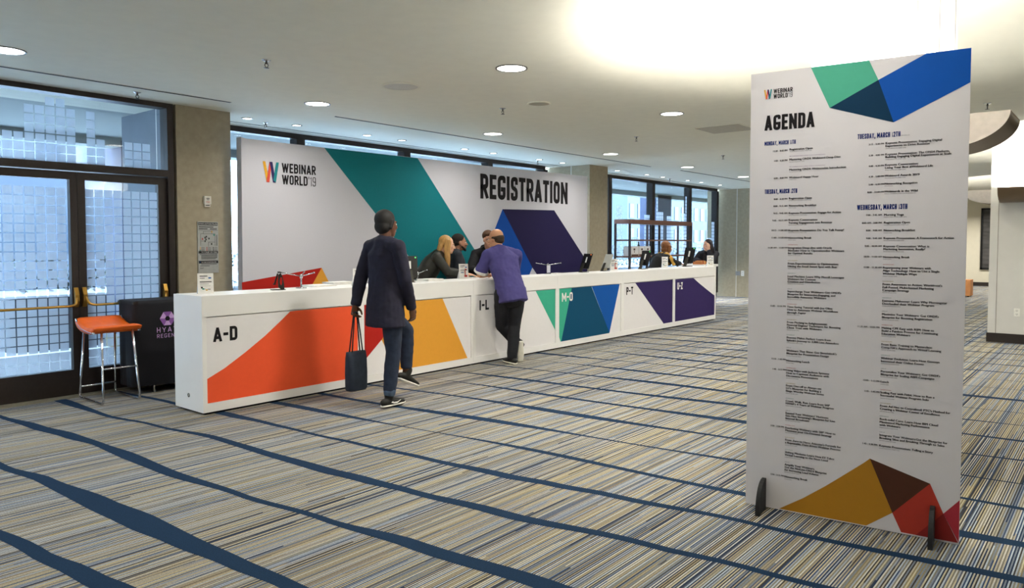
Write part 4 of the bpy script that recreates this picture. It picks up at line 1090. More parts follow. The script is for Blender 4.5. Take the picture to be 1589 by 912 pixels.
def outlet(loc, ax, label, col, w=.075, h=.118):
    o = empty('wall_outlet', loc, label, 'outlet', None, ax)
    b = bmesh.new(); box(b, -w / 2, w / 2, -.008, 0, -h / 2, h / 2); bobj('cover_plate', b, mat('outlet' + col[1:], col, .45), o, bevel=.002)
    b = bmesh.new()
    for z in (-.025, .025):
        for x in (-.008, .008): box(b, x - .002, x + .002, -.0095, -.008, z - .006, z + .008)
        box(b, -.003, .003, -.0095, -.008, z - .016, z - .010)
    bobj('sockets', b, black, o)
outlet((13.2, 1.222, .465), -pi / 2, 'white wall outlet low on the right hand column', '#eceae4')
pz = at_x(1145, 424, 19.7); outlet((19.7, pz.y, pz.z), -pi / 2, 'grey outlet plate on the end pier, left of the pair', '#8b8d8e', .13, .115)
pz = at_x(1152.5, 424, 19.7); outlet((19.7, pz.y, pz.z), -pi / 2, 'small white outlet on the end pier, right of the pair', '#e6e6e2', .085, .15)
o = empty('framed_picture', (30, 3.87, .57), 'tall dark framed picture on the far cream wall', 'picture')
b = bmesh.new(); H_, W2 = 2.1, 1.3
for q in ((-W2, 0, 0, .06), (-W2, 0, H_ - .06, H_), (-W2, -W2 + .06, 0, H_), (-.06, 0, 0, H_)): box(b, -.05, -.001, q[0], q[1], q[2], q[3])
bobj('picture_frame', b, mat('picture_frame_black', '#141312', .4), o)
b = bmesh.new(); box(b, -.025, -.002, -W2 + .06, -.06, .06, H_ - .06); bobj('picture_canvas', b, mat('dark_canvas', '#4a4846', .6, var=.5, scale=2.2, stretch=(1, .6, 4)), o)
o = empty('cube_ottoman', (23.9, 3.32, 0), 'tan orange upholstered cube seat on the far carpet', 'ottoman')
b = bmesh.new(); box(b, -.23, .25, -.05, .45, .03, .47); bobj('cushion', b, mat('tan_suede', '#c98a55', .8, var=.1, scale=6, bump=.1), o, smooth=False, bevel=.03)
for sx in (-.2, .2):
    for sy in (0, .4):
        b = bmesh.new(); lathe(b, [(.02, 0), (.024, .04)], 12, (sx, sy, 0)); bobj('foot', b, black, o)

# ================================================================== ON THE COUNTER
card_m = mat('card_white', '#e9e7e2', .5)
def sign_card(px, py, w, h, label, red=False, rz=None, ymax=6.5):
    p = at_z(px, py, CH); a = rz if rz is not None else -.35
    if p.y > ymax: p = at_y(px, py, ymax)
    o = empty('sign_card', (p.x, p.y, CH), label, 'card', 'upright sign cards on the counter', a)
    b = bmesh.new(); prism(b, [(-w / 2, 0, 0), (w / 2, 0, 0), (w / 2, .016, h), (-w / 2, .016, h)], (0, .004, 0)); bobj('card_face', b, card_m, o)
    b = bmesh.new(); prism(b, [(-w / 2, .004, 0), (-w / 2, .07, 0), (-w / 2, .02, h * .5)], (w, 0, 0)); bobj('card_stand', b, mat('acrylic_stand', '#d6d9da', .2), o)
    b = bmesh.new()
    def rr(x0, x1, z0, z1, mi): poly(b, [(x0 * w, -.0012 + .016 * z / 1.0, z * h) for x0, z in ((x0, z0), (x1, z0), (x1, z1), (x0, z1))], mi)
    rr(-.36, .12, .84, .88, 0); rr(-.36, -.05, .75, .775, 0); rr(.18, .36, .73, .8, 2); rr(-.36, .38, .56, .6, 0); rr(-.36, .2, .47, .485, 0); rr(-.36, .3, .38, .39, 0)
    if red: rr(.1, .2, .2, .55, 1); rr(.05, .38, .12, .26, 1); rr(.12, .32, .58, .66, 1); rr(-.3, 0, .4, .44, 2)
    else: rr(-.3, -.18, .26, .34, 0); rr(-.22, -.08, .2, .27, 3); rr(.0, .12, .15, .21, 4); rr(-.05, .0, .22, .24, 0); rr(.12, .3, .2, .23, 0)
    bobj('card_print', b, PM[:1] + [PM[2], PM[5], PM[4], PM[3]], o)
sign_card(319.5, 455.6, .135, .185, 'white sign card at the left corner of the counter, below the evacuation plan')
sign_card(558, 443.2, .135, .185, 'white sign card partly behind the walking person')
sign_card(720, 432.4, .13, .19, 'white sign card with red drawing in front of the blonde woman', True)
sign_card(953, 417.6, .13, .19, 'white sign card with red mark beside the white tablet', True, -.75)
sign_card(1031.8, 413.4, .11, .2, 'white sign card in front of the woman with the mustard scarf', False, -.9)
sign_card(1102.5, 411.6, .13, .21, 'white sign card in front of the dark haired woman at the counter end', False, -.8, 6.2)

tab_black = mat('tablet_black', '#141414', .3); tab_grey = mat('tablet_stand_grey', '#3c3b33', .4, metal=.3); tab_white = mat('tablet_white', '#d2d3ca', .4, metal=.3); led_g = mat('led_green', '#58d070', .4, emit='#58d070', estr=1.5); led_o = mat('led_orange', '#f08040', .4, emit='#f08040', estr=1.5)
def tablet(px, py, label, rz, tilt=.3, led=None, body=None, s=1.0, hold=True):
    p = at_z(px, py, CH)
    if p.y > 6.48: p = at_y(px, py, 6.48)
    o = empty('tablet_stand', (p.x, p.y, CH), label, 'tablet', 'tablets on stands along the counter', rz); o.scale = (s, s, s)
    # back of the tablet faces local -y (towards the visitors)
    M = Matrix.Translation((0, .02, .055)) @ Matrix.Rotation(-tilt, 4, 'X')
    b = bmesh.new(); box(b, -.09, .09, -.006, .006, 0, .25, M=M); bobj('tablet_body', b, body or tab_black, o, bevel=.003)
    b = bmesh.new(); box(b, -.082, .082, .0062, .0068, .01, .24, M=M); bobj('screen', b, mat('tablet_screen', '#202830', .15), o)
    b = bmesh.new(); prism(b, [(-.045, .08, 0), (.045, .08, 0), (.045, -.06, 0), (-.045, -.06, 0)], (0, 0, .008)); 
    prism(b, [(-.028, -.06, .0), (.028, -.06, 0), (.022, .015, .14), (-.022, .015, .14)], (0, -.012, 0))
    bobj('stand', b, tab_grey, o, bevel=.002)
    if hold:
        b = bmesh.new(); box(b, -.012, .012, -.012, -.006, .10, .19, M=M); bobj('hand_strap', b, card_m, o)
        b = bmesh.new(); box(b, -.045, .045, -.013, -.006, .02, .095, M=M); bobj('card_reader', b, tab_black, o)
    if led:
        b = bmesh.new(); box(b, .06, .074, -.0085, -.006, .225, .239, M=M); bobj('status_light', b, led, o)
tablet(637, 437.6, 'black tablet on stand with green light between the walker and the blonde woman', -.55, .12, led_g)
tablet(905, 420, 'black tablet on stand with orange light at the right end of the backdrop', -1.75, .4, led_o)
tablet(938, 419.2, 'white backed tablet leaning on its stand beside the middle pier', -1.8, .42, None, tab_white, .95, False)
tablet(997, 416, 'black tablet on stand in front of the shelf unit', -1.75, .36, led_g, s=1.1)
tablet(1066, 411, 'black tablet on stand farthest along the counter, by the wooden tray', -1.7, .32, led_g, s=1.25)
# empty tablet holder at the left
p = at_z(433, 449.6, CH)
o = empty('empty_tablet_holder', (p.x, p.y, CH), 'empty black metal tablet holder on the left counter section', 'stand', None, -.35)
b = bmesh.new(); box(b, -.075, .055, -.045, .045, 0, .006)
A = [(-.01, -.03, .006), (.055, -.03, .006), (.022, -.02, .165), (-.012, -.02, .165)]
outer = [Vector(q) for q in A]; cen = sum(outer, Vector()) / 4
hole = [cen + Vector((.013 * cos(t), .0, .04 * sin(t))) + Vector((.002, 0, 0)) for t in [k * 2 * pi / 16 for k in range(16)]]
def ring(off):
    oo = []
    for k in range(16):
        t = k * 2 * pi / 16; d = Vector((cos(t), 0, sin(t)))
        best = None
        for i in range(4):
            a0, a1 = outer[i], outer[(i + 1) % 4]; ex, ez = a1.x - a0.x, a1.z - a0.z
            den = d.x * ez - d.z * ex
            if abs(den) < 1e-9: continue
            tt = ((a0.x - cen.x) * ez - (a0.z - cen.z) * ex) / den; uu = ((a0.x - cen.x) * d.z - (a0.z - cen.z) * d.x) / den
            if tt > 0 and -.001 <= uu <= 1.001: best = cen + d * tt if best is None or tt < (best - cen).length else best
        oo.append(best)
    return [b.verts.new(q + Vector((0, off, 0))) for q in oo], [b.verts.new(q + Vector((0, off, 0))) for q in hole]
o1, h1 = ring(0); o2, h2 = ring(.012)
for k in range(16):
    j = (k + 1) % 16
    b.faces.new((o1[k], o1[j], h1[j], h1[k])); b.faces.new((o2[k], h2[k], h2[j], o2[j])); b.faces.new((h1[k], h1[j], h2[j], h2[k])); b.faces.new((o1[k], o2[k], o2[j], o1[j]))
bobj('base_bracket', b, mat('holder_black', '#26241e', .5, metal=.3), o)
b = bmesh.new(); prism(b, [(-.012, -.02, .165), (.022, -.02, .165), (.022, .01, .17), (-.012, .01, .17)], (0, 0, .008)); prism(b, [(-.016, .0, .16), (-.045, .02, .05), (-.03, .02, .05), (-.004, .0, .16)], (0, .012, 0)); prism(b, [(-.052, .008, .05), (-.028, .008, .05), (-.028, .03, .056), (-.052, .03, .056)], (0, 0, .006))
bobj('cradle', b, mat('holder_black', '#26241e'), o)

steel = mat('brushed_steel_rod', '#b9bcc0', .25, metal=1.0)
lan_m = mat('lanyard_white', '#d9d9e2', .7)
def badge_tree(px, py, label, h, arms, lanyards=0):
    p = at_z(px, py, CH)
    o = empty('lanyard_stand', (p.x, p.y, CH), label, 'stand', 'silver lanyard stands on the counter')
    b = bmesh.new(); lathe(b, [(.055, 0), (.055, .006), (.012, .012)], 24); bobj('stand_base', b, steel, o)
    b = bmesh.new(); tube(b, [(0, 0, .008), (0, 0, h)], .008, 12); bobj('post', b, steel, o)
    b = bmesh.new(); lathe(b, [(.006, h - .028), (.016, h - .02), (.018, h), (.010, h + .016)], 16); bobj('hub', b, steel, o)
    for dx, dy, dz in arms:
        b = bmesh.new(); tube(b, [(0, 0, h - .004), (dx, dy, h + dz)], .0055, 10); e = Vector((dx, dy, h + dz)); d = e.normalized(); lathe(b, [(.008, -.008), (.008, .008)], 10, e); bobj('arm', b, steel, o)
    for k in range(lanyards):
        x = -.03 + .012 * k; b = bmesh.new(); yo = -.012 - .002 * (k % 3)
        prism(b, [(x, yo, h - .01), (x + .009, yo, h - .01), (x + .009 + .002 * (k % 2), yo, .02), (x, yo, .02)], (0, -.002, 0)); q = bobj('hanging_strap', b, lan_m, o)
badge_tree(467.5, 447, 'silver lanyard stand with bare arms at the left of the counter', .125, [(-.24, .02, .045), (.12, -.05, .03), (.12, .12, .035)])
badge_tree(849.5, 425, 'silver lanyard stand hung with white straps before the purple shape', .135, [(-.22, .04, .03), (.22, -.08, .025)], 7)
badge_tree(648, 434.6, 'silver lanyard stand behind the black tablet, left of the blonde woman', .085, [(.16, .0, .035), (-.1, .1, .02)])
# paper stacks lying on the top
for px, py, w, d, n_, l in ((505, 444.6, .30, .22, 3, 'low white paper stack at the back of the left counter section'), (535, 441.5, .3, .2, 5, 'white paper stack next to the left sign card, behind the walker'), (677, 435.8, .26, .2, 4, 'white paper stack under the blonde woman\'s elbow'), (612, 439.6, .2, .16, 2, 'thin white paper sheets left of the black tablet'), (737, 431.6, .12, .1, 2, 'thin white papers left of the man in purple'), (868, 424.6, .14, .1, 2, 'small white paper pad right of the lanyard stand')):
    p = at_z(px, py, CH)
    o = empty('paper_stack', (p.x, p.y + d / 2, CH), l, 'papers', 'papers on the counter')
    for k in range(n_):
        b = bmesh.new(); j = .004 * ((k * 7) % 3 - 1); box(b, -w / 2 + j, w / 2 + j, -d / 2 - j, d / 2 - j, .006 * k, .006 * k + .0055); bobj('paper_bundle', b, card_m, o)
p = at_z(1078, 409, CH)
o = empty('wooden_tray', (14.60, 6.93, CH), 'small orange brown wooden tray of goods beyond the farthest tablet', 'tray')
b = bmesh.new(); box(b, -.14, .14, -.1, .1, 0, .018); box(b, -.14, -.125, -.1, .1, .018, .06); box(b, .125, .14, -.1, .1, .018, .06); bobj('tray_body', b, mat('tray_wood', '#b5703c', .5, var=.2, scale=8), o)
for k, c in enumerate(('#c58b4e', '#a85a34', '#d3a468')):
    b = bmesh.new(); box(b, -.11 + .075 * k, -.045 + .075 * k, -.07, .06, .018, .075 + .01 * (k % 2)); bobj('packet', b, mat('packet%s' % c[1:], c, .6), o, bevel=.006)

# ================================================================== SHELF UNIT BY THE WINDOW
copper = mat('copper_brown_metal', '#7d5a4c', .4, metal=.55, var=.06); copper_d = mat('dark_bronze_post', '#4b3f3e', .45, metal=.4); lav = mat('pale_shelf_end', '#b9c3da', .5)
X0, X1, Y0, Y1 = 13.9, 16.87, 8.22, 8.62
o = empty('display_shelf', (X0, Y0, 0), 'tall copper coloured display shelf standing before the far windows', 'shelf')
b = bmesh.new(); box(b, 0, X1 - X0, 0, Y1 - Y0, 1.905, 2.0); bobj('top_beam', b, copper, o, bevel=.004)
for x, y in ((.02, .02), (.02, Y1 - Y0 - .02), (1.42, Y1 - Y0 - .02), (X1 - X0 - .02, .02), (X1 - X0 - .02, Y1 - Y0 - .02), (2.0, Y1 - Y0 - .02)):
    b = bmesh.new(); box(b, x - .02, x + .02, y - .02, y + .02, 0, 1.905); bobj('post', b, copper_d, o)
for z in (1.53, 1.17, .6, .1):
    b = bmesh.new(); box(b, .04, X1 - X0 - .04, .0, Y1 - Y0, z, z + .034); bobj('shelf_board', b, copper, o)
for k, (x, l) in enumerate(((14.03, 'white carton on the copper shelf, left of three'), (14.36, 'white carton on the copper shelf, middle of three'), (14.62, 'white carton on the copper shelf, right of three'))):
    o = empty('carton', (x, 8.26, 1.205), l, 'box', 'white cartons on the display shelf')
    b = bmesh.new(); box(b, 0, .3 if k == 0 else .235, 0, .2, 0, .21); bobj('carton_body', b, mat('carton_white', '#e6e2dd', .6), o, bevel=.004)
    b = bmesh.new(); box(b, .09, .16, -.001, 0, .12, .165); box(b, .11, .14, -.001, 0, .075, .105); box(b, 0, .3 if k == 0 else .235, -.0008, 0, 0, .035); bobj('carton_print', b, [mat('carton_ink', '#5a4038', .6)], o)
o = empty('wine_bottle', (14.75, 8.5, 1.565 - .395 + .035 - .0), 'dark green bottle behind the white cartons on the shelf', 'bottle'); o.location.z = 1.205
b = bmesh.new(); lathe(b, [(.036, 0), (.038, .01), (.038, .2), (.014, .26), (.014, .31)], 20); bobj('bottle_glass', b, mat('green_glass', '#15392b', .15), o)
b = bmesh.new(); lathe(b, [(.0145, .285), (.0155, .285), (.0155, .315), (.002, .316)], 16); bobj('bottle_cap', b, black, o)

# ================================================================== PEOPLE
class Vol:
    """overlapping closed solids that are fused into one smooth continuous surface"""
    def __init__(s): s.bm = bmesh.new()
    def loft(s, pts, rad, wdir=None, seg=16, flat=(0, 0)):
        pts = [Vector(p) for p in pts]; n = len(pts)
        rad = [(r, r) if not isinstance(r, (tuple, list)) else r for r in rad]
        P, R = [], []
        # rounded ends
        t0 = (pts[1] - pts[0]).normalized(); t1 = (pts[-1] - pts[-2]).normalized()
        for k in (3, 2, 1):
            a = k / 3.4 * pi / 2; h = flat[0] or min(rad[0]); P.append(pts[0] - t0 * h * sin(a)); R.append((rad[0][0] * cos(a), rad[0][1] * cos(a)))
        P += pts; R += rad
        for k in (1, 2, 3):
            a = k / 3.4 * pi / 2; h = flat[1] or min(rad[-1]); P.append(pts[-1] + t1 * h * sin(a)); R.append((rad[-1][0] * cos(a), rad[-1][1] * cos(a)))
        rings = []; N = len(P); prev = Vector(wdir) if wdir is not None else None
        for i in range(N):
            t = (P[min(i + 1, N - 1)] - P[max(i - 1, 0)]).normalized()
            if prev is None: prev = t.cross(Vector((0, 0, 1)) if abs(t.z) < .9 else Vector((0, 1, 0)))
            u = (prev - t * prev.dot(t)).normalized(); prev = u if wdir is None else Vector(wdir); w = t.cross(u)
            rings.append([s.bm.verts.new(P[i] + u * cos(2 * pi * k / seg) * R[i][0] + w * sin(2 * pi * k / seg) * R[i][1]) for k in range(seg)])
        for A, Bq in zip(rings[:-1], rings[1:]):
            for k in range(seg): s.bm.faces.new((A[k], A[(k + 1) % seg], Bq[(k + 1) % seg], Bq[k]))
        s.bm.faces.new(rings[0][::-1]); s.bm.faces.new(rings[-1]); return s
    def cap(s, a, b, ra, rb, seg=14): return s.loft([a, b], [ra, rb], seg=seg)
    def ell(s, c, r, R=None, sub=3):
        g = bmesh.ops.create_icosphere(s.bm, subdivisions=sub, radius=1.0)
        M = Matrix.Translation(c) @ (R.to_4x4() if R is not None else Matrix()) @ Matrix.Diagonal((r[0], r[1], r[2], 1))
        for v in g['verts']: v.co = M @ v.co
        return s
    def build(s, name, m, parent, voxel=.008, smooth=4, disp=None):
        me = bpy.data.meshes.new(name); bmesh.ops.recalc_face_normals(s.bm, faces=s.bm.faces); s.bm.to_mesh(me); s.bm.free()
        o = bpy.data.objects.new(name, me); COL.objects.link(o)
        md = o.modifiers.new('fuse', 'REMESH'); md.mode = 'VOXEL'; md.voxel_size = voxel; md.use_smooth_shade = True
        if smooth:
            m2 = o.modifiers.new('soften', 'SMOOTH'); m2.factor = .5; m2.iterations = smooth
        if disp:
            tx = bpy.data.textures.new(name + '_folds', 'CLOUDS'); tx.noise_scale = disp[1]
            m3 = o.modifiers.new('folds', 'DISPLACE'); m3.texture = tx; m3.strength = disp[0]; m3.mid_level = .5
        dg = bpy.context.evaluated_depsgraph_get()
        me2 = bpy.data.meshes.new_from_object(o.evaluated_get(dg)); me2.name = name
        o.modifiers.clear(); o.data = me2; bpy.data.meshes.remove(me); me2.materials.clear(); me2.materials.append(m)
        for p in me2.polygons: p.use_smooth = True
        o.parent = parent
        return o

def hand(V, wrist, d, palm, side, curl=.5, s=1.0, spread=.0):
    """palm with four separate fingers and a side thumb; d = pointing direction, palm = direction the palm faces, side = toward the thumb"""
    wrist, d, palm = Vector(wrist), Vector(d).normalized(), Vector(palm); palm = (palm - d * palm.dot(d)).normalized(); sd = Vector(side); sd = (sd - d * sd.dot(d) - palm * sd.dot(palm)).normalized()
    kn = wrist + d * .092 * s
    V.loft([wrist, wrist + d * .03 * s, kn], [(.026 * s, .019 * s), (.036 * s, .017 * s), (.041 * s, .013 * s)], wdir=sd, seg=14)
    for i, (off, L) in enumerate(((.031, .074), (.0105, .083), (-.0105, .077), (-.031, .06))):
        b = kn + sd * off * s - d * .008 * s
        c1 = curl * (.75 + .12 * i); d1 = (d * cos(c1) + palm * sin(c1) + sd * (1.5 - i) * spread).normalized(); m = b + d1 * L * .52 * s
        c2 = curl * (1.9 + .15 * i); d2 = (d * cos(c2) + palm * sin(c2) + sd * (1.5 - i) * spread).normalized(); e = m + d2 * L * .48 * s
        V.loft([b, m, e], [.0096 * s, .0088 * s, .0074 * s], seg=10)
    tb = wrist + d * .03 * s + sd * .028 * s + palm * .006
    t1 = tb + (d * .6 + sd * .75 + palm * .3).normalized() * .04 * s; t2 = t1 + (d * .9 + sd * .15 + palm * .35).normalized() * .032 * s
    V.loft([tb, t1, t2], [.0135 * s, .0108 * s, .0088 * s], seg=10)

def head(V, c, R, s=1.0, neck=None, jaw=1.0):
    P = lambda x, y, z: c + R @ Vector((x * s, y * s, z * s)); S = lambda *r: tuple(q * s for q in r)
    V.ell(P(0, -.018, .032), S(.073, .094, .086), R); V.ell(P(0, .022, -.022), S(.063, .072, .088), R)
    V.ell(P(0, .03, -.078), S(.050 * jaw, .056, .038), R); V.ell(P(0, .066, -.098), S(.023, .020, .018), R)
    V.ell(P(0, .074, .020), S(.047, .018, .012), R)
    for x in (-1, 1):
        V.ell(P(x * .034, .066, -.028), S(.022, .022, .024), R)            # cheeks
        V.ell(P(x * .072, -.006, -.012), S(.010, .021, .033), R)           # ears
        V.ell(P(x * .012, .094, -.036), S(.009, .010, .008), R)            # nostrils
    V.loft([P(0, .084, .012), P(0, .098, -.014), P(0, .108, -.034)], [.008 * s, .010 * s, .0115 * s], seg=10)
    V.ell(P(0, .086, -.060), S(.021, .010, .007), R); V.ell(P(0, .084, -.071), S(.019, .010, .008), R)
def face_parts(root, c, R, s, eye_col='#4a3626', brow='#3a2a1c', lip='#a5574f', glasses=False):
    P = lambda x, y, z: c + R @ Vector((x * s, y * s, z * s)); S = lambda *r: tuple(q * s for q in r)
    ew, ei = mat('eye_white', '#e6e2dc', .25), mat('eye_iris' + eye_col[1:], eye_col, .2)
    for x in (-1, 1):
        b = bmesh.new(); v0 = bmesh.ops.create_uvsphere(b, u_segments=14, v_segments=10, radius=1)['verts']
        M = Matrix.Translation(P(x * .031, .0735, -.001)) @ R.to_4x4() @ Matrix.Diagonal(S(.0135, .0125, .0085) + (1,))
        for v in v0: v.co = M @ v.co
        b.faces.ensure_lookup_table(); n0 = len(b.faces)
        v1 = bmesh.ops.create_uvsphere(b, u_segments=12, v_segments=8, radius=1)['verts']
        M = Matrix.Translation(P(x * .031, .0818, -.001)) @ R.to_4x4() @ Matrix.Diagonal(S(.006, .0045, .006) + (1,))
        for v in v1: v.co = M @ v.co
        b.faces.ensure_lookup_table()
        for f in b.faces[n0:]: f.material_index = 1
        bobj('eye', b, [ew, ei], root, smooth=True)
        b = bmesh.new(); tube(b, [P(x * .014, .0885, .019), P(x * .03, .0868, .024), P(x * .046, .0745, .019)], [.003 * s, .0042 * s, .0025 * s], 8); bobj('eyebrow', b, mat('brow' + brow[1:], brow, .8), root, smooth=True)
    b = bmesh.new(); tube(b, [P(-.022, .0855, -.0655), P(-.010, .0955, -.0625), P(0, .0965, -.0640), P(.010, .0955, -.0625), P(.022, .0855, -.0655)], [.002 * s, .0058 * s, .006 * s, .0058 * s, .002 * s], 8); bobj('mouth', b, mat('lip' + lip[1:], lip, .5), root, smooth=True)
    if glasses:
        fm = mat('glasses_frame', '#5b5a5c', .25, metal=.8); b = bmesh.new()
        for x in (-1, 1):
            tube(b, [P(x * .034 + .022 * cos(t), .103, -.002 + .018 * sin(t)) for t in [k * 2 * pi / 20 for k in range(20)]], .0016 * s, 6, closed=True)
            tube(b, [P(x * .056, .103, .004), P(x * .074, .06, .004), P(x * .076, 0, 0)], .0016 * s, 6)
        tube(b, [P(-.012, .104, .002), P(.012, .104, .002)], .0016 * s, 6)
        g = bobj('glasses', b, fm, root, smooth=True)

def euler(yaw=0, pitch=0, roll=0): return Euler((radians(pitch), radians(roll), radians(yaw)), 'XYZ').to_matrix()
def lerp(a, b, t): return Vector(a) * (1 - t) + Vector(b) * t
def shoe(V, Vs, ank, f, up, s=1.0):
    ank, f, up = Vector(ank), Vector(f).normalized(), Vector(up); up = (up - f * up.dot(f)).normalized(); side = f.cross(up)
    base = ank - up * .075 * s
    V.loft([base - f * .065 * s + up * .035 * s, base + up * .042 * s, base + f * .09 * s + up * .03 * s, base + f * .165 * s + up * .02 * s], [(.036 * s, .034 * s), (.04 * s, .042 * s), (.043 * s, .03 * s), (.036 * s, .02 * s)], wdir=side)
    V.loft([ank + up * .035, base + up * .04 * s], [.046 * s, .04 * s])
    Vs.loft([base - f * .075 * s + up * .005 * s, base + up * .004 * s, base + f * .1 * s + up * .004 * s, base + f * .178 * s + up * .009 * s], [(.036 * s, .014 * s), (.037 * s, .014 * s), (.045 * s, .014 * s), (.034 * s, .012 * s)], wdir=side)

def figure(label, loc, rz, J, skin, top, legs, top_name='jacket', sleeve=1.0, pad=.022, hair=None, hands=None, brow='#3a2a1c', glasses=False, lip='#a5574f', hem=None, belly=1.0, hs=1.0, shoes=('#161616', '#e8e6e0'), disp=.014, feet=True, jaw=1.0, shouldw=1.0, flare=1.0):
    root = empty('person', loc, label, 'person', None, rz)
    V3 = lambda k: Vector(J[k])
    hR = euler(*J['hr']); sk = mat('skin' + skin[1:], skin, .5, var=.05, scale=20)
    wd = (V3('sR') - V3('sL')).normalized(); hd = (V3('hR') - V3('hL')).normalized()
    pel, chest, neck, hc = V3('pel'), V3('chest'), V3('neck'), V3('head')
    def torso(V, p, hemp=None):
        mid = (V3('sL') + V3('sR')) / 2; wv = (wd + hd).normalized(); b = belly; lo = hemp if hemp is not None else pel + (pel - lerp(pel, chest, .5)).normalized() * .07
        V.loft([lo, pel, lerp(pel, chest, .45), chest, lerp(chest, mid, .65), lerp(mid, neck, .45)],
               [((.158 + p) * flare, (.112 + p) * b * flare), (.165 + p, (.118 + p) * b), (.150 + p, (.112 + p) * b), (.162 + p, .118 + p), ((.158 * shouldw + p), .102 + p), (.085 + p * .6, .075 + p * .6)], wdir=wv, seg=22, flat=(.012 if p else 0, 0))
        for sd in 'LR':
            q = V3('s' + sd); V.loft([lerp(neck, chest, .06), lerp(neck, q, .55) + Vector((0, 0, -.012)), q + Vector((0, 0, -.008))], [.052 + p * .7, .054 + p * .7, .052 + p * .7])
    def arm(V, sd, p, frac=1.0, taper=1.0):
        s_, e, w = V3('s' + sd), V3('e' + sd), V3('w' + sd)
        V.ell(s_, ((.053 + p * .8),) * 3)
        if frac <= .5: q = lerp(s_, e, frac * 2); V.loft([s_, lerp(s_, q, .5), q], [.055 + p, .052 + p, .052 + p * 1.5], flat=(0, .01))
        else:
            q = lerp(e, w, (frac - .5) * 2); V.loft([s_, lerp(s_, e, .5), e], [.051 + p * .85, .047 + p, .041 + p]); V.loft([e, lerp(e, q, .4), q], [.042 + p, .041 + p, (.027 if frac > .9 else .034) + p], flat=(0, .012 if p else 0))
    def leg(V, sd, p, frac=1.0):
        h, k, a = V3('h' + sd), V3('k' + sd), V3('a' + sd)
        V.loft([h, lerp(h, k, .45), k], [(.086 + p), (.076 + p), (.054 + p)]); V.loft([k, lerp(k, a, .35), lerp(k, a, frac)], [.055 + p, .054 + p, .036 + p * 1.3], flat=(0, .012 if p else 0))
    V = Vol(); torso(V, 0)
    for sd in 'LR': arm(V, sd, 0); leg(V, sd, 0)
    V.loft([lerp(neck, hc, -.3), neck, hc + hR @ Vector((0, -.02, -.06))], [.07, .056 * hs, .054 * hs]); head(V, hc, hR, hs, jaw=jaw)
    for sd in 'LR':
        f, u = J.get('f' + sd, ((0, 1, 0), (0, 0, 1))); a = V3('a' + sd); f = Vector(f).normalized(); u = Vector(u)
        V.loft([a, a - u * .045 - f * .03, a - u * .05 + f * .13], [.034, .03, .022])
    for sd in 'LR':
        if hands and sd in hands: hand(V, V3('w' + sd), *hands[sd])
        else:
            d = V3('w' + sd) - V3('e' + sd); hand(V, V3('w' + sd), d, (-1 if sd == 'R' else 1, 0, 0), (0, 1, 0), .45)
    V.build('body', sk, root, .0062, 3)
    face_parts(root, hc, hR, hs, brow=brow, lip=lip, glasses=glasses)
    # upper garment
    V = Vol(); torso(V, pad, Vector(hem) if hem is not None else None)
    for sd in 'LR': arm(V, sd, pad * .75, sleeve)
    if sleeve > .6: V.loft([lerp(neck, hc, -.2), lerp(neck, hc, .14)], [.078, .066], flat=(0, .01))
    else: V.loft([lerp(neck, hc, -.4), lerp(neck, hc, -.04)], [.085, .066], flat=(0, .01))
    g = V.build(top_name, top, root, .0085, 3, disp=(disp, .13)); 
    # trousers
    V = Vol(); V.loft([lerp(pel, chest, .35), pel, pel + (pel - chest).normalized() * .09], [(.160, .120 * belly), (.172, .126 * belly), (.165, .118)], wdir=hd, seg=20)
    fr = J.get('cuff', .93)
    for sd in 'LR': leg(V, sd, .016 if fr < 1 else .021, fr)
    V.build('trousers', legs, root, .009, 3, disp=(.012, .1))
    if feet:
        for sd in 'LR':
            f, u = J.get('f' + sd, ((0, 1, 0), (0, 0, 1))); A, Bv = Vol(), Vol(); shoe(A, Bv, V3('a' + sd), f, u)
            so = A.build('shoe', mat('shoe' + shoes[0][1:], shoes[0], .6), root, .006, 3); Bv.build('sole', mat('sole' + shoes[1][1:], shoes[1], .6), so, .006, 1)
    return root, hc, hR
def hair_vol(hc, R, s, parts):
    V = Vol(); P = lambda p: hc + R @ (Vector(p) * s)
    for q in parts:
        if q[0] == 'e': V.ell(P(q[1]), tuple(x * s for x in q[2]), R)
        else: V.loft([P(p) for p in q[1]], [tuple(x * s for x in r) if isinstance(r, tuple) else r * s for r in q[2]], wdir=(R @ Vector(q[3])) if len(q) > 3 else None)
    return V
STAND = dict(pel=(0, 0, .95), chest=(0, .01, 1.26), neck=(0, -.01, 1.49), head=(0, .03, 1.635), hr=(0, 0, 0), sL=(-.185, -.01, 1.43), sR=(.185, -.01, 1.43), eL=(-.24, .0, 1.14), eR=(.24, 0, 1.14), wL=(-.22, .12, .92), wR=(.22, .12, .92), hL=(-.09, 0, .92), hR=(.09, 0, .92), kL=(-.095, .02, .50), kR=(.095, .02, .50), aL=(-.095, -.02, .088), aR=(.095, -.02, .088))
def pose(**k): d = dict(STAND); d.update(k); return d
cl = lambda n, c, v=.12, r=.85: mat(n, c, r, var=v, scale=18, bump=.12)

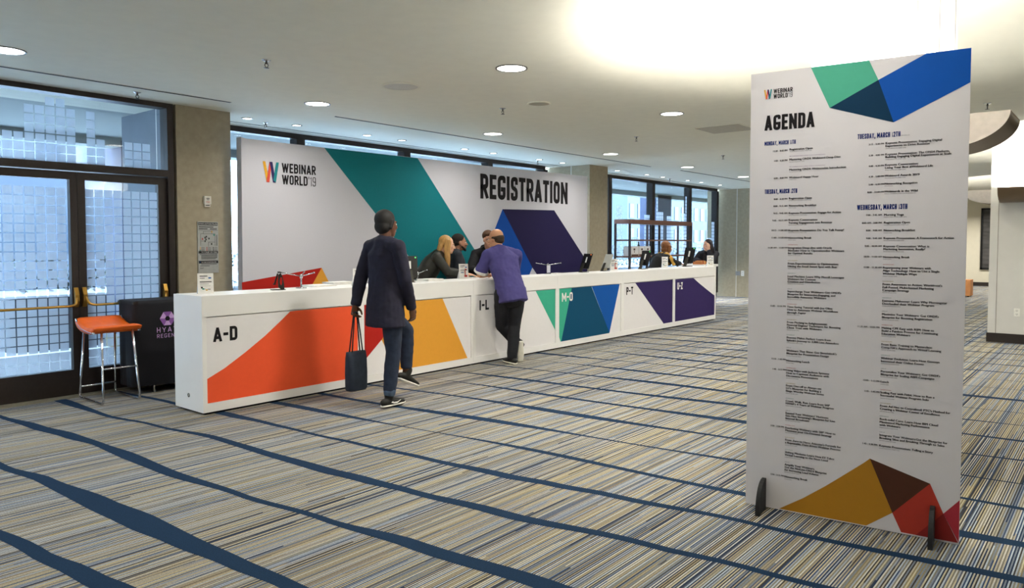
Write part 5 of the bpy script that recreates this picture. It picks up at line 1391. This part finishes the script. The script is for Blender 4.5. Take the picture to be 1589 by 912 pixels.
# --- man in purple shirt leaning on the counter, legs crossed
J = pose(pel=(.02, -.02, .90), chest=(-.02, .10, 1.20), neck=(-.05, .20, 1.425), head=(-.075, .255, 1.548), hr=(38, -8, 0), sL=(-.225, .13, 1.345), sR=(.185, .18, 1.345), eL=(-.285, .255, 1.10), eR=(.245, .43, 1.10), wL=(-.10, .45, 1.083), wR=(.06, .56, 1.083),
         hL=(-.085, -.01, .87), hR=(.10, -.02, .87), kL=(-.06, .10, .47), kR=(.085, .02, .47), aL=(.185, .10, .205), aR=(.03, -.03, .088), fL=((.10, .22, -1), (.15, .95, .25)), fR=((-.15, 1, 0), (0, 0, 1)), cuff=1.08)
root, hc, hR_ = figure('person seen from behind in purple t-shirt leaning on the counter with crossed legs', (6.99, 5.84, 0), radians(-27), J, '#c48f6c', cl('purple_jersey', '#454078', .05), cl('black_denim', '#15161c', .25), 'shirt', .42, .03, hem=(.03, -.06, .77), belly=1.1, jaw=1.05, shoes=('#1b1b1b', '#e9e6d8'), lip='#9c5a4a', brow='#3a2c20', disp=.03, shouldw=1.1, flare=1.02,
     hands={'L': ((.9, .35, -.06), (0, 0, -1), (.3, .9, 0), .14), 'R': ((-.9, .3, -.06), (0, 0, -1), (-.2, .9, 0), .14)}, glasses=True)
hair_vol(hc, hR_, 1.0, [('e', (0, -.045, .0), (.0725, .078, .056)), ('e', (0, -.055, -.03), (.066, .062, .05)), ('l', [(-.070, .0, .01), (-.066, -.05, .0)], [.016, .022]), ('l', [(.070, .0, .01), (.066, -.05, .0)], [.016, .022])]).build('hair', cl('short_dark_hair', '#3c2e22', .25), root, .006, 3)
V = Vol(); V.loft([Vector((-.2725, .228, 1.150)), Vector((-.2785, .241, 1.122))], [(.0925, .0925), (.093, .093)], flat=(.006, .006)); V.build('sleeve_cuff', cl('white_cuff', '#d9d8d0', .03), root, .006, 1)

# --- walker
J = pose(pel=(0, 0, .965), chest=(0, .02, 1.29), neck=(0, .0, 1.515), head=(0, .03, 1.665), hr=(0, 0, 0), sL=(-.19, -.01, 1.46), sR=(.19, -.01, 1.46), eL=(-.225, -.09, 1.18), eR=(.215, .05, 1.165), wL=(-.20, -.18, .935), wR=(.17, .17, .90), hL=(-.09, 0, .93), hR=(.09, 0, .93), kL=(-.08, .33, .66), kR=(.085, .02, .51), aL=(-.08, .33, .245), aR=(.07, -.02, .092), fL=((0, .92, -.4), (0, .4, .92)), fR=((-.05, 1, 0), (0, 0, 1)), cuff=.86)
root, hc, hR_ = figure('person in dark navy coat and cuffed jeans striding past the counter with a dark bag', (4.46, 5.2, 0), radians(-90), J, '#5a3826', cl('navy_coat', '#1b1a2c', .2), cl('blue_black_jeans', '#202a3d', .25), 'coat', 1.0, .026, hem=(0, .0, .74), shoes=('#15140f', '#e9e6dd'), brow='#15100d', lip='#6a3a34', disp=.022, flare=1.16, shouldw=.98,
     hands={'L': ((0, -.15, -1), (1, 0, 0), (0, 1, 0), .95), 'R': ((-.1, .3, -1), (-1, 0, 0), (0, 1, 0), .5)})
hair_vol(hc, hR_, 1.0, [('e', (0, -.03, .045), (.086, .1, .092)), ('e', (0, -.055, -.02), (.078, .07, .075)), ('l', [(-.074, .0, .03), (-.072, -.02, -.03)], [.02, .018]), ('l', [(.074, .0, .03), (.072, -.02, -.03)], [.02, .018])]).build('hair', cl('black_hair', '#14110f', .3, .7), root, .007, 3)
V = Vol()
V.loft([lerp(J['kR'], J['aR'], .80), lerp(J['kR'], J['aR'], .885)], [.0565, .0565]); V.build('jean_cuff', cl('jean_cuff', '#4a5c74', .2), root, .007, 2)
b = bmesh.new()   # pale swoosh on the outer side of the planted shoe
pts = [(.112, -.03, .052), (.113, .0, .040), (.114, .04, .040), (.110, .085, .062), (.112, .045, .050), (.112, .0, .052), (.112, -.012, .060)]
prism(b, pts, (.004, 0, 0)); bobj('shoe_mark', b, mat('sole_white_mark', '#ecebe6', .5), root)
o = empty('tote_bag', (4.46 - .195, 5.2 + .178, .0), 'dark navy bag hanging from the hand of the walking person', 'bag', None, radians(-90)); o.location.z = .155
b = bmesh.new(); tp_, bt_ = [], []
for k in range(24):
    a = 2 * pi * k / 24; ca, sa = cos(a), sin(a); q = (abs(ca) ** 4 + abs(sa) ** 4) ** -.25
    tp_.append((.055 * ca * q, .105 * sa * q)); 
rows = [[b.verts.new((x * m_, y * m2, z)) for x, y in tp_] for z, m_, m2 in ((0, .75, .92), (.02, .95, 1), (.16, 1.05, 1.0), (.30, .9, .98), (.355, .55, .97))]
for A, Bq in zip(rows[:-1], rows[1:]):
    for k in range(24): b.faces.new((A[k], A[(k + 1) % 24], Bq[(k + 1) % 24], Bq[k])).smooth = True
b.faces.new(rows[0][::-1]); b.faces.new(rows[-1]); bobj('bag_body', b, cl('bag_canvas', '#222a38', .2), o)
for x in (-.02, .02):
    b = bmesh.new(); tube(b, arc_pts([(x, -.06, .345), (x * .3, -.016, .712), (x * .3, .016, .712), (x, .06, .345)], .03), .006, 8); bobj('handle', b, cl('bag_canvas', '#222a38'), o)

# --- people behind the counter
lean = dict(pel=(0, -.02, .90), chest=(0, .14, 1.17), neck=(0, .27, 1.36), sL=(-.165, .22, 1.31), sR=(.165, .22, 1.31), hL=(-.085, -.02, .88), hR=(.085, -.02, .88), kL=(-.09, .0, .48), kR=(.09, .0, .48), aL=(-.09, -.05, .088), aR=(.09, -.05, .088))
# blonde woman
J = pose(**lean); J.update(head=(0, .365, 1.47), hr=(0, -8, 0), eL=(-.22, .38, 1.113), eR=(.22, .36, 1.113), wL=(-.10, .60, 1.087), wR=(.08, .60, 1.087))
fw = Vector((.74, -.67, 0)); rz = atan2(-fw.x, fw.y); hd_ = Vector((6.93, 6.84, 0)); loc = hd_ - fw * .365
HANDS = {'L': ((.35, .9, -.13), (0, 0, -1), (.9, .1, 0), .13), 'R': ((-.25, .9, -.13), (0, 0, -1), (-.9, .1, 0), .13)}
root, hc, hR_ = figure('person with long blonde hair and dark jacket leaning over the counter from behind it', (loc.x, loc.y, 0), rz, J, '#e2b294', cl('black_leather', '#26261f', .25, .5), cl('black_trousers', '#17171a'), 'jacket', 1.0, .02, hs=.96, lip='#b5625c', brow='#7a5c38', hands=HANDS)
hair_vol(hc, hR_, .96, [('e', (0, -.034, .042), (.083, .094, .088)), ('l', [(0, -.07, .03), (0, -.105, -.12), (0, -.10, -.25), (.0, -.11, -.33)], [(.07, .05), (.085, .035), (.08, .028), (.05, .016)], (1, 0, 0)),
   ('l', [(-.07, .0, .05), (-.082, .0, -.05), (-.09, .02, -.17), (-.085, .05, -.31)], [(.03, .045), (.022, .045), (.022, .04), (.012, .025)]), ('l', [(.07, .0, .05), (.082, .0, -.05), (.09, .02, -.17), (.085, .05, -.31)], [(.03, .045), (.022, .045), (.022, .04), (.012, .025)])]).build('hair', mat('blonde_hair', '#b58a4e', .5, var=.35, scale=30, bump=.3, stretch=(3, 3, .4)), root, .006, 3)
# dark bearded man behind her
J = pose(head=(0, .05, 1.50), neck=(0, .0, 1.37), chest=(0, .0, 1.15), pel=(0, -.02, .88), sL=(-.185, -.01, 1.32), sR=(.185, -.01, 1.32), eL=(-.24, .0, 1.03), eR=(.24, 0, 1.03), wL=(-.16, .2, .95), wR=(.16, .2, .95), hL=(-.09, 0, .86), hR=(.09, 0, .86), kL=(-.095, .05, .47), kR=(.095, .05, .47))
fw = Vector((.80, -.60, 0)); rz = atan2(-fw.x, fw.y)
root, hc, hR_ = figure('person with dark beard and dark shirt standing behind the blonde woman', (at_y(712, 378, 7.3).x - .03, 7.32, 0), rz, J, '#a5755c', cl('dark_shirt', '#23272f', .2), cl('black_trousers', '#17171a'), 'shirt', 1.0, .02, brow='#1d1712', lip='#8a4a42')
hair_vol(hc, hR_, 1.0, [('e', (0, -.028, .045), (.08, .096, .084)), ('e', (0, -.05, -.0), (.076, .07, .06))]).build('hair', cl('dark_brown_hair', '#221b17', .3), root, .007, 3)
hair_vol(hc, hR_, 1.0, [('l', [(-.066, .02, -.06), (-.045, .06, -.094), (0, .078, -.108), (.045, .06, -.094), (.066, .02, -.06)], [.012, .017, .019, .017, .012]), ('l', [(-.022, .09, -.051), (.022, .09, -.051)], [.005, .005])]).build('beard', cl('dark_beard', '#2a2019', .3), root, .005, 2)
# young man in black hoodie facing the man in purple
J = pose(**lean); J.update(head=(0, .335, 1.545), neck=(0, .25, 1.40), sL=(-.185, .19, 1.335), sR=(.185, .19, 1.335), chest=(0, .12, 1.18), hr=(24, -4, 0), eL=(-.26, .33, 1.113), eR=(.26, .33, 1.113), wL=(-.09, .50, 1.087), wR=(.09, .50, 1.087))
fw = Vector((-.72, -.69, 0)); rz = atan2(-fw.x, fw.y); hd_ = at_y(758.5, 373, 6.95); loc = hd_ - fw * .335
root, hc, hR_ = figure('person in black hoodie with glasses behind the counter, facing the man in purple', (loc.x, loc.y, 0), rz, J, '#e0ab90', cl('black_hoodie', '#121216', .2), cl('black_trousers', '#17171a'), 'hoodie', 1.0, .028, brow='#4a3424', glasses=True, lip='#b05c54', hands=HANDS, shouldw=1.05)
hair_vol(hc, hR_, 1.0, [('e', (0, -.03, .05), (.081, .096, .083)), ('l', [(-.06, .055, .072), (0, .075, .082), (.06, .055, .072)], [.022, .026, .022])]).build('hair', cl('brown_hair', '#4b3322', .3), root, .006, 3)
V = Vol(); V.loft([Vector((-.10, .18, 1.37)), Vector((-.07, .13, 1.42)), Vector((0, .10, 1.44)), Vector((.07, .13, 1.42)), Vector((.10, .18, 1.37))], [.04, .05, .055, .05, .04]); V.build('hood', cl('black_hoodie', '#121216'), root, .008, 4)
# woman with auburn bob and mustard scarf
J = pose(**lean); J.update(head=(0, .34, 1.40), neck=(0, .26, 1.27), chest=(0, .13, 1.08), pel=(0, -.02, .84), hL=(-.085, -.02, .82), hR=(.085, -.02, .82), kL=(-.09, .05, .46), kR=(.09, .05, .46), sL=(-.17, .19, 1.21), sR=(.17, .19, 1.21), hr=(-14, -6, 0), eL=(-.24, .34, 1.11), eR=(.24, .34, 1.11), wL=(-.12, .55, 1.087), wR=(.14, .55, 1.087))
fw = Vector((.93, -.36, 0)); rz = atan2(-fw.x, fw.y); hd_ = Vector((13.12, 6.93, 0)); loc = hd_ - fw * .34
root, hc, hR_ = figure('person with auburn bob, mustard scarf and black jacket behind the far counter', (loc.x, loc.y, 0), rz, J, '#deb096', cl('black_blazer', '#1b1b1d', .2), cl('black_trousers', '#17171a'), 'jacket', 1.0, .022, lip='#b5605a', brow='#6b4426', hands=HANDS)
hair_vol(hc, hR_, 1.0, [('e', (0, -.032, .04), (.088, .1, .092)), ('e', (0, -.05, -.045), (.084, .072, .07)), ('l', [(-.076, .02, .03), (-.082, .015, -.08)], [(.022, .045), (.02, .04)]), ('l', [(.076, .02, .03), (.082, .015, -.08)], [(.022, .045), (.02, .04)])]).build('hair', mat('auburn_hair', '#7d4d24', .45, var=.3, scale=30, bump=.25, stretch=(3, 3, .4)), root, .006, 3)
V = Vol(); V.loft([Vector((-.085, .25, 1.27)), Vector((-.05, .19, 1.285)), Vector((.03, .19, 1.285)), Vector((.09, .26, 1.265)), Vector((.04, .335, 1.25)), Vector((-.05, .335, 1.25)), Vector((-.085, .26, 1.265))], [.03] * 7)
V.loft([Vector((.06, .22, 1.275)), Vector((.15, .205, 1.292)), Vector((.250, .235, 1.20)), Vector((.278, .285, 1.065))], [(.034, .016), (.042, .016), (.045, .016), (.045, .012)], wdir=(0, 1, .1)); V.loft([Vector((-.03, .335, 1.25)), Vector((-.035, .38, 1.16)), Vector((-.03, .40, 1.06))], [(.035, .016), (.042, .014), (.04, .01)]); V.build('scarf', cl('mustard_scarf', '#b98d3c', .2), root, .006, 3)
# dark haired woman, chin on hand
J = pose(**lean); J.update(head=(0, .30, 1.445), neck=(0, .225, 1.31), chest=(0, .11, 1.11), pel=(0, -.02, .86), hL=(-.085, -.02, .84), hR=(.085, -.02, .84), kL=(-.09, .05, .46), kR=(.09, .05, .46), sL=(-.17, .16, 1.25), sR=(.17, .16, 1.25), hr=(-42, -4, 0), eL=(-.13, .43, 1.108), eR=(.25, .24, 1.115), wL=(-.045, .425, 1.332), wR=(.13, .42, 1.09))
fw = Vector((-.96, -.28, 0)); rz = atan2(-fw.x, fw.y); hd_ = at_y(1097.5, 381, 6.98); loc = hd_ - fw * .30
root, hc, hR_ = figure('person with long dark hair resting cheek on hand at the far end of the counter', (loc.x, loc.y, 0), rz, J, '#d9ab92', cl('black_cardigan', '#202028', .2), cl('black_trousers', '#17171a'), 'jacket', 1.0, .022, lip='#a8545a', brow='#20181a', hands={'L': ((.0, -.15, 1), (.55, -.8, 0), (.8, .5, 0), .3), 'R': ((-.25, .9, -.13), (0, 0, -1), (-.9, .1, 0), .13)})
hair_vol(hc, hR_, 1.0, [('e', (0, -.032, .042), (.085, .098, .09)), ('l', [(0, -.07, .03), (0, -.105, -.12), (.02, -.10, -.28)], [(.075, .05), (.09, .04), (.07, .02)], (1, 0, 0)), ('l', [(.072, .0, .05), (.084, -.01, -.06), (.095, .0, -.2), (.09, .03, -.32)], [(.03, .045), (.026, .05), (.026, .045), (.014, .03)]), ('l', [(-.07, -.02, .05), (-.082, -.04, -.06), (-.09, -.04, -.2)], [(.028, .035), (.022, .04), (.016, .03)])]).build('hair', mat('dark_hair', '#241a1e', .45, var=.3, scale=30, bump=.2), root, .006, 3)
V = Vol(); V.loft([Vector((-.06, .27, 1.24)), Vector((-.045, .315, 1.12)), Vector((-.04, .32, 1.05))], [(.022, .012), (.025, .012), (.022, .01)]); V.build('white_lapel_strip', cl('white_blouse', '#e2e0dd', .03), root, .006, 1)
